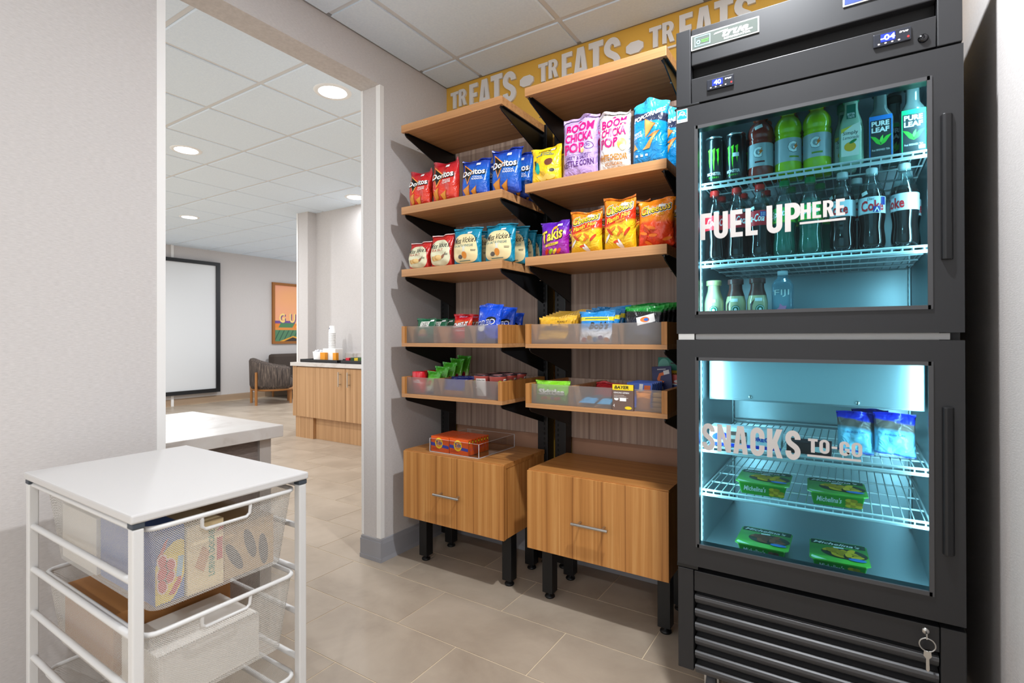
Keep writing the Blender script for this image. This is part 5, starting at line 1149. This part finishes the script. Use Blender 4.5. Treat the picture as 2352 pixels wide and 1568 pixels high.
# wire shelves
WRE = P('wire_white', (226, 230, 232), .35)
def wire_shelf(z, y0, y1, label):
    t = part('wire_rack', MB(), None, fr) if False else None
    a, b = FX0 + wl_ + .014, FX1 - wl_ - .014; mb = MB()
    n = 24
    for k in range(n + 1):
        x = a + .01 + (b - a - .02) * k / n
        mb.tube([(x, y0, z - .004), (x, y1, z - .004)], .0017, 5); mb.box(x - .0016, x + .0016, y0 - .002, y0 + .001, z - .017, z - .003)
    for y in (y0 + .13, y0 + .26, y0 + .39): mb.tube([(a, y, z - .008), (b, y, z - .008)], .0028, 6)
    r = part('wire_rack', mb, WRE, fr); r['label'] = label
    part('front_rail', MB().tube([(a, y0, z - .003), (b, y0, z - .003)], .0034, 8).tube([(a - .006, y0 - .002, z - .017), (b + .006, y0 - .002, z - .017)], .0046, 8), WRE, r)
    part('rear_rail', MB().tube([(a, y1, z - .003), (b, y1, z - .003)], .003, 6).tube([(a, y1, z + .010), (b, y1, z + .010)], .003, 6), WRE, r)
    for x in (a, b): part('side_wire', MB().tube([(x, y0, z - .003), (x, y1, z - .003)], .003, 6), WRE, r)
S1, S2, SA, SB = 1.648, 1.398, .811, .672
SY0, SY1 = -.690, -.140
for z, l in [(S1, 'upper wire rack of the fridge'), (S2, 'middle wire rack of the fridge'), (SA, 'upper wire rack of the freezer'), (SB, 'lower wire rack of the freezer')]: wire_shelf(z, SY0, SY1, l)
PIL = P('pilaster', (178, 188, 192), .3, .8)
for x in (FX0 + wl_ + .010, FX1 - wl_ - .016):
    for y in (-.708, -.16):
        for z0, z1 in [(.49, 1.09), (1.21, 1.85)]:
            p_ = part('pilaster', MB().box(x, x + .005, y, y + .022, z0, z1), PIL, fr); m_ = MB()
            for k in range(int((z1 - z0) / .022)): m_.box(x - .0004, x + .0054, y + .008, y + .013, z0 + .01 + k * .022, z0 + .021 + k * .022)
            part('slots', m_, DARK, p_)['kind'] = 'stuff'
# freezer evaporator cover
ec = part('evaporator_cover', MB().box(1.634, 2.205, -.60, -.585, .952, 1.103).box(1.634, 2.205, -.60, -.13, .949, .955), LINER, fr, bevel=.004)
for x in (1.76, 2.05): part('screw', MB().lathe([(.001, .004), (.005, .003), (.006, 0)], 12), STEEL, ec, world=False).location = (x - W0.x, -.601 - W0.y, .963)
for o in [q for q in ec.children]: o.rotation_euler = (PI / 2, 0, 0)
# strip lights behind the door frame
LED = P('led_strip', (255, 255, 255), .4, emit=(214, 242, 255), est=3.0)
def strip(x, z0, z1, power, sgn):
    s_ = part('light_strip', MB().box(x - .002, x + .002, -.722, -.714, z0, z1), LED, fr)
    l = bpy.data.lights.new('strip_lamp', 'AREA'); l.shape = 'RECTANGLE'; l.size = .012; l.size_y = z1 - z0; l.energy = power; l.color = (.62, .90, 1.0)
    lo = bpy.data.objects.new('strip_lamp', l); COL.objects.link(lo); lo.parent = s_; lo.location = (x + sgn * .006 - W0.x, -.708 - W0.y, (z0 + z1) / 2)
    d = Vector((sgn * .45, .9, 0)); lo.rotation_euler = d.to_track_quat('-Z', 'Y').to_euler()
for x, sg in ((1.634, 1), (2.204, -1)):
    strip(x, .50, 1.09, 1.9, sg); strip(x, 1.215, 1.84, 1.25, sg)

# ------------------------------------------------------------------ drinks
def bottle(name, label, group, body, mat, cap=None, capm=None, cat='bottle', n=28, sq=None):
    t = thing(name, label, cat, (0, 0, 0), 0, group)
    part('bottle_body', MB().lathe(body, n, (0, 0, 0), sq), mat, t, world=False)
    if cap:
        mb = MB().lathe(cap, 24); part('cap', mb, capm, t, world=False)
    return t
ZS1, ZS2, ZS3 = S1 + .0005, S2 + .0005, 1.2068
# cans
CANM = P('can_black', (16, 17, 18), .28, coat=.5); ALU = P('aluminium', (206, 208, 210), .25, 1.0)
t = bottle('drink_can', 'black energy drink can with a green claw mark, leftmost on its rack', 'black energy cans', [(.001, 0), (.024, 0), (.030, .010), (.0305, .014), (.0305, .136), (.029, .141), (.027, .146)], CANM, cat='can')
part('can_rim', MB().lathe([(.027, .146), (.0285, .1475), (.0285, .151), (.0265, .152), (.025, .148), (.001, .148)], 28), ALU, t, world=False)
rm = round_y(lambda z: .0305); LG = P('ink_claw_green', (104, 226, 40), .4)
for x, w, z0 in [(-.0125, .0062, .046), (.0, .0062, .038), (.0125, .0062, .054)]:
    decal('claw', fillp([[(x - w * .9, .106), (x + w * .6, .112), (x + w * .35, .090), (x + w * .45, .075), (x + w * .2, .068), (x + w * .1, z0), (x - w * .25, z0 + .016), (x - w * .5, .074), (x - w * .3, .082), (x - w * .5, .100)]]), rm, LG, t, .0005, .006)
decal('lettering', txt('MONSTER', .0, .030, .042, .010, bold=.01), rm, WHT, t, .0005, .006); decal('lettering', txt('ENERGY', .0, .018, .030, .005, space=1.4), rm, LG, t, .0005, .006)
t.location = (1.664, -.645, ZS1); t.rotation_euler = (0, 0, .1)
c2 = dup(t, (1.728, -.645, ZS1), (0, 0, -.15), 'black energy drink can with a white sticker on its green mark'); decal('price_sticker', fillp([rect(.0, .018, .074, .086)]), rm, STICKER, c2, .0012, .006)
dup(t, (1.664, -.57, ZS1), (0, 0, 1), 'black energy drink can hidden behind the leftmost one'); dup(t, (1.728, -.57, ZS1), (0, 0, 1), 'black energy drink can hidden behind the stickered one')
# sports drinks
def sport(col, cname, label):
    m = P('sport_' + cname, col, .18, coat=.5)
    b = [(.001, 0), (.032, 0), (.0365, .006), (.0365, .030), (.0355, .034), (.0355, .098), (.0365, .104), (.034, .109), (.0365, .113), (.0335, .118), (.036, .124), (.0375, .136), (.036, .150), (.030, .163), (.022, .172), (.018, .176), (.018, .182)]
    t = bottle('sports_drink', label, 'sports drinks', b, m, [(.001, .204), (.0205, .204), (.0215, .202), (.0215, .184), (.0205, .182), (.001, .182)], P('cap_orange', (240, 104, 30), .4))
    f = round_y(lambda z: .0368)
    part('label_sleeve', MB().lathe([(.0366, .032), (.0369, .034), (.0369, .100), (.0366, .102)], 28), P('sleeve_' + cname, (176, 184, 190), .4), t, world=False)
    decal('lettering', txt('G', -.004, .074, .026, .034, bold=.06), f, BLK, t, .0008, .008); decal('lettering', txt('G', -.004, .074, .024, .032, bold=.045), f, ink('g_white', (236, 240, 242)), t, .0013, .008)
    decal('bolt', fillp([[(.000, .074), (.009, .088), (.006, .078), (.012, .078), (-.001, .062), (.003, .073)]]), f, ink('bolt', (240, 120, 30)), t, .0019, .008)
    decal('flavour', fillp([rect(-.012, .016, .042, .047)]), f, P('flav_' + cname, tuple(int(v * .75) for v in col), .4), t, .0008, .008)
    return t
t = sport((142, 50, 40), 'red', 'red brown sports drink with an orange cap'); t.location = (1.799, -.64, ZS1); decal('price_sticker', fillp([turn(rect(-.012, .010, .146, .156), .3)]), round_y(lambda z: .0355), STICKER, t, .0012, .006)
dup(t, (1.80, -.555, ZS1), None, 'red brown sports drink in the second row')
t = sport((160, 196, 30), 'lime', 'lime yellow sports drink beside the red one'); t.location = (1.875, -.64, ZS1); t.rotation_euler = (0, 0, .5)
dup(t, (1.951, -.64, ZS1), (0, 0, .0), 'lime yellow sports drink beside the lemonade'); dup(t, (1.876, -.555, ZS1), (0, 0, .8), 'lime yellow sports drink in the second row, left one'); dup(t, (1.951, -.555, ZS1), (0, 0, .6), 'lime yellow sports drink in the second row, right one')
# lemonade
def lemon(label):
    b = [(.001, 0), (.027, 0), (.030, .006), (.030, .096), (.027, .116), (.019, .142), (.0165, .156), (.0165, .176)]
    t = bottle('lemonade_bottle', label, 'lemonade bottles', b, P('lemonade', (176, 206, 180), .15, coat=.6), [(.001, .201), (.019, .201), (.0195, .199), (.0195, .178), (.001, .178)], P('cap_green', (26, 150, 110), .4), sq=4)
    f = flat_y(-.0308)
    decal('label', fillp([[(-.024, .018), (.018, .018), (.022, .110), (-.024, .096)]]), f, ink('label_cream', (240, 240, 226)), t, .0004); decal('yellow_corner', fillp([[(-.024, .084), (-.024, .096), (.004, .104)]]), f, ink('lemon', (246, 214, 60)), t, .0008)
    decal('lettering', txt('Simply', -.002, .082, .036, .013), f, BLK, t, .0008); decal('lettering', txt('Lemonade', -.001, .070, .038, .009, shear=.3), f, ink('slate', (70, 80, 84)), t, .0008)
    decal('fruit', fillp([ell(-.003, .044, .014, .013)]), f, ink('lemon_orange', (246, 180, 40)), t, .0008); decal('leaf', fillp([turn(ell(.004, .058, .010, .004), .5)]), f, ink('leaf', (30, 130, 60)), t, .0012)
    decal('neck_tag', fillp([rect(-.011, .011, .125, .165)]), flat_y(-.0245), ink('tag_green', (20, 110, 90)), t, .0004); decal('lettering', txt('BETTER', .0, .138, .018, .006, bold=.02), flat_y(-.0245), WHT, t, .0008); decal('lettering', txt('TASTE', .0, .130, .016, .006, bold=.02), flat_y(-.0245), WHT, t, .0008)
    return t
t = lemon('lemonade bottle with a green cap and cream label, in front'); t.location = (2.036, -.645, ZS1); dup(t, (2.020, -.575, ZS1), None, 'lemonade bottle showing left behind the front one')
# iced teas
def tea(col, cname, label):
    b = [(.001, 0), (.027, 0), (.030, .006), (.030, .112), (.026, .124), (.017, .140), (.0155, .150), (.015, .178)]
    t = bottle('tea_bottle', label, 'iced tea bottles', b, P('tea_clear', (96, 106, 104), .08, coat=.8), [(.001, .200), (.0185, .200), (.019, .198), (.019, .180), (.001, .180)], P('cap_dark_tea', (40, 60, 56), .4), sq=4)
    f = flat_y(-.0308); C_ = P('tea_' + cname, col, .4)
    decal('label', fillp([rect(-.026, .026, .004, .116)]), f, C_, t, .0003); decal('label_dark', fillp([rect(-.0235, .0235, .004, .104)]), f, ink('tea_slate', (50, 54, 56)), t, .0007)
    decal('lettering', txt('PURE', -.001, .094, .040, .014, bold=.04), f, WHT, t, .0011); decal('lettering', txt('LEAF', -.001, .077, .040, .014, bold=.04), f, WHT, t, .0011)
    for sx in (-1, 1): decal('leaf', fillp([[(0, .034), (sx * .010, .040), (sx * .024, .062), (sx * .012, .058), (sx * .003, .048)]]), f, ink('bright_leaf', (70, 200, 60)), t, .0011)
    decal('leaf', fillp([[(0, .040), (.005, .050), (.005, .062), (.0, .056), (-.003, .048)]]), f, ink('bright_leaf2', (110, 224, 90)), t, .0014); decal('lettering', txt('Real BREWED TEA', .0, .022, .040, .005), f, WHT, t, .0011)
    return t
t = tea((40, 130, 220), 'blue', 'iced tea bottle with a blue banded label'); t.location = (2.104, -.645, ZS1); t = tea((30, 200, 120), 'green', 'iced tea bottle with a green banded label by the hinge side'); t.location = (2.176, -.645, ZS1); decal('price_sticker', fillp([rect(.010, .024, .008, .018)]), flat_y(-.0308), STICKER, t, .002)
dup(t, (2.14, -.56, ZS1), None, 'iced tea bottle with a green banded label in the second row')
# sodas
PLAST = clear('bottle_plastic', (226, 240, 240), .10)
def soda(kind, liquid, capc, labc, label):
    prof = [(.001, .004), (.020, .0), (.031, .008), (.0335, .022), (.0325, .040), (.0300, .060), (.0305, .075), (.0335, .095), (.0340, .105), (.0340, .140), (.0325, .155)]
    t = thing('soda_bottle', label, 'bottle', (0, 0, 0), 0, kind + ' soda bottles')
    part('bottle_body', MB().lathe(prof + [(.0285, .168), (.001, .168)], 28), P('liquid_' + kind, liquid, .1, coat=.8), t, world=False)
    part('bottle_neck', MB().lathe([(.0326, .1555), (.0292, .168), (.0225, .186), (.0155, .199), (.0135, .207), (.0135, .212), (.0165, .213), (.0165, .215)], 28), PLAST, t, world=False)
    t.scale = (.945, .945, 1)
    part('cap', MB().lathe([(.001, .231), (.0138, .231), (.0148, .229), (.0148, .2165), (.0155, .2155), (.0155, .213), (.001, .213)], 24), P('cap_' + kind, capc, .4), t, world=False)
    part('label_sleeve', MB().lathe([(.0341, .100), (.0346, .102), (.0346, .144), (.0341, .146)], 28), P('label_' + kind, labc, .4), t, world=False)
    return t, round_y(lambda z: .0347)
def cola(label, x, turn_):
    t, f = soda('cola', (20, 9, 8), (226, 44, 36), (206, 30, 40), label)
    decal('lettering', txt('Coca-Cola', .0, .124, .070, .024, PI / 2 * 0, bold=.015, shear=.35), f, WHT, t, .0005, .006)
    decal('flag_field', fillp([rect(.022, .040, .126, .142)]), f, ink('flag_blue', (34, 50, 130)), t, .0009, .006)
    for i in range(3):
        for j in range(3): decal('flag_star', fillp([ell(.026 + .005 * i, .130 + .004 * j, .0012, .0012, 6)]), f, WHT, t, .0012, .006)
    decal('price_sticker', fillp([turn(rect(-.012, .004, .150, .159), .2)]), round_y(lambda z: .0335), STICKER, t, .001, .006)
    t.location = (x, -.645, ZS2); t.rotation_euler = (0, 0, turn_); return t
t = cola('red capped cola bottle leftmost on the middle rack', 1.663, .5)
dup(t, (1.730, -.645, ZS2), (0, 0, 1.1), 'second red capped cola bottle from the left'); dup(t, (1.797, -.645, ZS2), (0, 0, -.5), 'red capped cola bottle next to the lemon lime bottles')
for x, l in [(1.656, 'red capped cola bottle in the second row, left'), (1.724, 'red capped cola bottle in the second row, middle'), (1.792, 'red capped cola bottle in the second row, right')]: dup(t, (x + .012, -.56, ZS2), (0, 0, 1.5), l)
t, f = soda('lime', (26, 92, 76), (14, 130, 70), (30, 176, 70), 'green capped lemon lime soda, left of the pair')
decal('lettering', txt('Sprite', .0, .126, .056, .026, .1, bold=.02, shear=.2), f, WHT, t, .0005, .006); decal('yellow_line', fillp([rect(-.05, .05, .103, .106)]), f, ink('lime', (150, 200, 60)), t, .0005, .006)
t.location = (1.865, -.645, ZS2); t.rotation_euler = (0, 0, -.4); dup(t, (1.933, -.645, ZS2), (0, 0, -.1), 'green capped lemon lime soda, right of the pair'); dup(t, (1.876, -.56, ZS2), (0, 0, .6), 'green capped lemon lime soda in the second row'); dup(t, (1.955, -.555, ZS2), (0, 0, .9), 'green capped lemon lime soda half hidden behind the diet sodas')
t, f = soda('diet', (20, 11, 10), (216, 222, 224), (206, 212, 216), 'white capped diet cola next to the lemon lime bottles')
decal('lettering', txt('Coke', .002, .121, .060, .030, bold=.03), f, ink('diet_red', (206, 30, 40)), t, .0005, .006); decal('lettering', txt('Diet', -.002, .140, .018, .007, shear=.3), f, ink('slate', (70, 80, 84)), t, .0005, .006)
decal('price_sticker', fillp([turn(rect(-.026, -.010, .152, .162), .3)]), round_y(lambda z: .0335), STICKER, t, .001, .006)
t.location = (2.014, -.645, ZS2); t.rotation_euler = (0, 0, -.5)
d2 = dup(t, (2.084, -.645, ZS2), (0, 0, -.05), 'white capped diet cola with a flag print, second of three'); decal('flag_field', fillp([rect(.024, .038, .122, .144)]), f, ink('flag_blue', (34, 50, 130)), d2, .0009, .006); decal('flag_patch', fillp([rect(.004, .022, .102, .118)]), f, ink('flag_blue', (34, 50, 130)), d2, .0009, .006); decal('patch_white', fillp([[(.006, .103), (.013, .117), (.020, .103), (.017, .103), (.013, .112), (.009, .103)]]), f, WHT, d2, .0013, .006)
dup(t, (2.158, -.645, ZS2), (0, 0, -1.0), 'white capped diet cola nearest the door handle'); dup(t, (2.170, -.555, ZS2), (0, 0, .4), 'white capped diet cola in the second row by the wall'); dup(t, (2.05, -.555, ZS2), (0, 0, .4), 'white capped diet cola in the second row, middle')
# coffee drinks and water on the fridge floor
def coffee(kind, capc, label, x):
    b = [(.001, 0), (.026, 0), (.029, .006), (.030, .030), (.030, .058), (.026, .078), (.0205, .096), (.019, .104), (.019, .116)]
    t = bottle('coffee_bottle', label, 'bottled coffees', b, P('coffee_' + kind, (186, 172, 132), .15, coat=.6), [(.001, .132), (.0225, .132), (.0235, .130), (.0235, .117), (.0225, .116), (.001, .116)], P('coffee_cap_' + kind, capc, .35))
    f = round_y(lambda z: .0302)
    if kind == 'mocha':
        part('neck_sleeve', MB().lathe([(.0262, .0785), (.0208, .0965), (.0193, .104), (.0193, .1155)], 28), P('mocha_sleeve', (92, 46, 38), .35), t, world=False)
        decal('swirl', fillp([[(-.026, .052), (-.012, .066), (-.020, .046), (-.018, .022), (-.026, .012)]]), f, ink('mocha_swirl', (66, 36, 30)), t, .0004, .006)
    decal('emblem', fillp([ell(.004, .036, .013, .013)]), f, ink('emblem_green', (10, 110, 80)), t, .0006, .006); decal('emblem_ring', fillp([ell(.004, .036, .0105, .0105), ell(.004, .036, .009, .009)]), f, WHT, t, .001, .006); decal('emblem_center', fillp([ell(.004, .034, .004, .006)]), f, WHT, t, .001, .006)
    decal('price_sticker', fillp([rect(-.010, .010, .060, .070)]), round_y(lambda z: .0300 if z < .058 else .0285), STICKER, t, .001, .006)
    t.location = (x, -.645, ZS3); return t
coffee('vanilla', (186, 176, 120), 'bottled coffee with a pale gold cap, leftmost at the bottom', 1.660)
t = coffee('mocha', (92, 52, 48), 'bottled coffee with a brown cap and dark swirl, second at the bottom', 1.726); dup(t, (1.789, -.645, ZS3), (0, 0, .25), 'bottled coffee with a brown cap, third at the bottom')
t = bottle('water_bottle', 'square clear water bottle with a pink flower print', None, [(.001, 0), (.026, 0), (.029, .006), (.029, .108), (.022, .122), (.014, .130), (.014, .138)], clear('water_clear', (190, 226, 240), .10, 0, .12, (190, 226, 240)), [(.001, .152), (.0145, .152), (.0145, .138), (.001, .138)], P('cap_water', (214, 230, 238), .4), sq=6)
f = flat_y(-.0292); decal('lettering', txt('FIJI', .0, .082, .040, .022), f, WHT, t, .0004); decal('flower', fillp([[(.016 * (1 if k % 2 else .6) * math.cos(k * PI / 5), .032 + .020 * (1 if k % 2 else .6) * math.sin(k * PI / 5)) for k in range(10)]]), f, ink('hibiscus', (222, 130, 170)), t, .0004)
t.location = (1.858, -.63, ZS3)

# ------------------------------------------------------------------ freezer goods
def meal(kind, food, label):
    t = thing('frozen_meal', label, 'frozen meal', (0, 0, 0), 0, 'frozen meal trays')
    w, d, h = .148, .168, .040; a, b = .058, .068
    vs = [(-a, -b, 0), (a, -b, 0), (a, b, 0), (-a, b, 0), (-w / 2 + .008, -d / 2 + .008, h - .004), (w / 2 - .008, -d / 2 + .008, h - .004), (w / 2 - .008, d / 2 - .008, h - .004), (-w / 2 + .008, d / 2 - .008, h - .004)]
    part('tray', MB().add(vs, [(3, 2, 1, 0), (0, 1, 5, 4), (1, 2, 6, 5), (2, 3, 7, 6), (3, 0, 4, 7), (4, 5, 6, 7)]), P('meal_green', (56, 160, 50), .35), t, world=False, bevel=.003)
    part('lid_film', MB().prism([(-w / 2 + .012, -d / 2), (w / 2 - .012, -d / 2), (w / 2, -d / 2 + .012), (w / 2, d / 2 - .012), (w / 2 - .012, d / 2), (-w / 2 + .012, d / 2), (-w / 2, d / 2 - .012), (-w / 2, -d / 2 + .012)], 'z', h - .003, h), noisy('meal_lid', [(.3, (46, 120, 40)), (.6, (96, 190, 60))], (6, 6, 6), .3, .5, 2), t, world=False)
    f = flat_z(h); F1 = P('food_' + kind, food, .5); F2 = P('food2_' + kind, tuple(int(v * .8) for v in food), .5)
    decal('dark_top', fillp([rect(-w / 2 + .004, w / 2 - .004, .045, d / 2 - .004)]), f, ink('meal_dark', (30, 56, 36)), t, .0003); decal('plate', fillp([ell(.014, -.008, .058, .042)]), f, ink('plate_dark', (52, 58, 40)), t, .0005)
    rr = random.Random(3)
    for k in range(16): decal('food_piece', fillp([turn(ell(.014 + rr.uniform(-.042, .042), -.008 + rr.uniform(-.026, .026), .018, .009, 12), rr.uniform(0, 3))]), f, (F1, F2)[k % 2], t, .0007 + .0001 * k)
    decal('lettering', txt("Michelina's", -.004, .060, .120, .020, -.02, bold=.02, shear=.3), f, WHT, t, .0008); decal('blue_badge', fillp([ell(.044, -.050, .022, .011)]), f, ink('badge_blue', (60, 130, 210)), t, .003); decal('price_sticker', fillp([turn(rect(-.012, .014, .022, .032), .1)]), f, STICKER, t, .003)
    decal('pale_edge', fillp([[(-w / 2 + .004, -d / 2 + .012), (-w / 2 + .014, -d / 2 + .004), (-.03, -d / 2 + .006), (-w / 2 + .006, -d / 2 + .028)]]), f, ink('pale_green', (206, 232, 200)), t, .0006)
    k0 = (b - (d / 2 - .008)) / (h - .004)
    ff = lambda s, q, off: (s, -b + k0 * q - off, q)
    decal('lettering', txt("Michelina's", -.020, .020, .062, .016, bold=.02, shear=.25), ff, WHT, t, .0008)
    for k in range(8): decal('food_piece', fillp([ell(.034 + .012 * (k % 3) - .006, .008 + .008 * (k // 3), .009, .005, 12)]), ff, (F1, F2)[k % 2], t, .0008 + .0001 * k)
    return t
t = meal('pasta', (238, 190, 50), 'green frozen pasta tray on the freezer rack, left one'); t.location = (1.803, -.612, SB + .0008); t.rotation_euler = (0, 0, .02)
dup(t, (1.995, -.612, SB + .0008), (0, 0, .05), 'green frozen pasta tray on the freezer rack, right one'); dup(t, (2.0, -.615, .4828), (0, 0, .05), 'green frozen pasta tray on the freezer floor')
t = meal('beef', (150, 92, 70), 'green frozen meal tray with brown food on the freezer floor'); t.location = (1.802, -.615, .4828)
# sandwich cartons and ice treats on the upper freezer rack
o = solo('ice_cream_carton', MB().box(1.650, 1.855, -.672, -.60, SA + .0008, SA + .060), P('carton_ice_white', (232, 236, 240), .4), 'white and blue ice cream sandwich carton behind the SNACKS letters', 'box', (1.75, -.635, SA + .0008), bevel=.002)
fi = lambda s, q, off: (s, -.037 - off, q)
decal('blue_band', fillp([rect(-.10, .105, .0, .010)]), fi, ink('ice_blue', (30, 60, 190)), o, .0005); decal('lettering', txt('OREO', .050, .030, .05, .014, bold=.03), fi, ink('ice_blue', (30, 60, 190)), o, .0005)
decal('sandwich', fillp([rect(-.036, .010, .012, .048)]), fi, ink('wafer', (110, 80, 72)), o, .0005); decal('sandwich_cream', fillp([rect(-.036, .010, .024, .036)]), fi, ink('wafer_cream', (206, 190, 180)), o, .0009); decal('blue_mark', fillp([turn(ell(-.068, .030, .024, .012), .2)]), fi, ink('ice_blue', (30, 60, 190)), o, .0005)
o = solo('ice_cream_carton', MB().box(1.870, 1.985, -.672, -.60, SA + .0008, SA + .034), P('carton_cocoa', (70, 34, 36), .4), 'flat cocoa brown ice bar carton behind the TO-GO letters', 'box', (1.93, -.635, SA + .0008), bevel=.002)
decal('pale_mark', fillp([ell(.025, .017, .022, .008)]), fi, WHT, o, .0005)
o, g = bag('treat_bag', 'pale blue frozen treat bag with a royal blue top, left of the two', .095, .125, .06, printed('print_treat', [(0, (236, 242, 248)), (.12, (236, 242, 248)), (.15, (40, 60, 200)), (.19, (150, 214, 240)), (.62, (130, 206, 238)), (.72, (120, 104, 96)), (.86, (116, 96, 90)), (.90, (30, 50, 200)), (1, (24, 40, 190))], tilt=.1, wob=.08), 191, 'frozen treat bags')
wr(o, g, 'Birthday Cake', .0, .50, .5, .06, ink('treat_blue', (30, 80, 150)), .0018)
put(o, 2.045, -.60, SA + .0012, .05, -.2); more(o, 'pale blue frozen treat bag with a royal blue top, at the right wall', 2.136, -.61, SA + .006, .0, -.12, (1.02, 1, .99)); more(o, 'pale blue frozen treat bag lying behind the other two', 2.09, -.50, SA + .0012, .2, -.3)
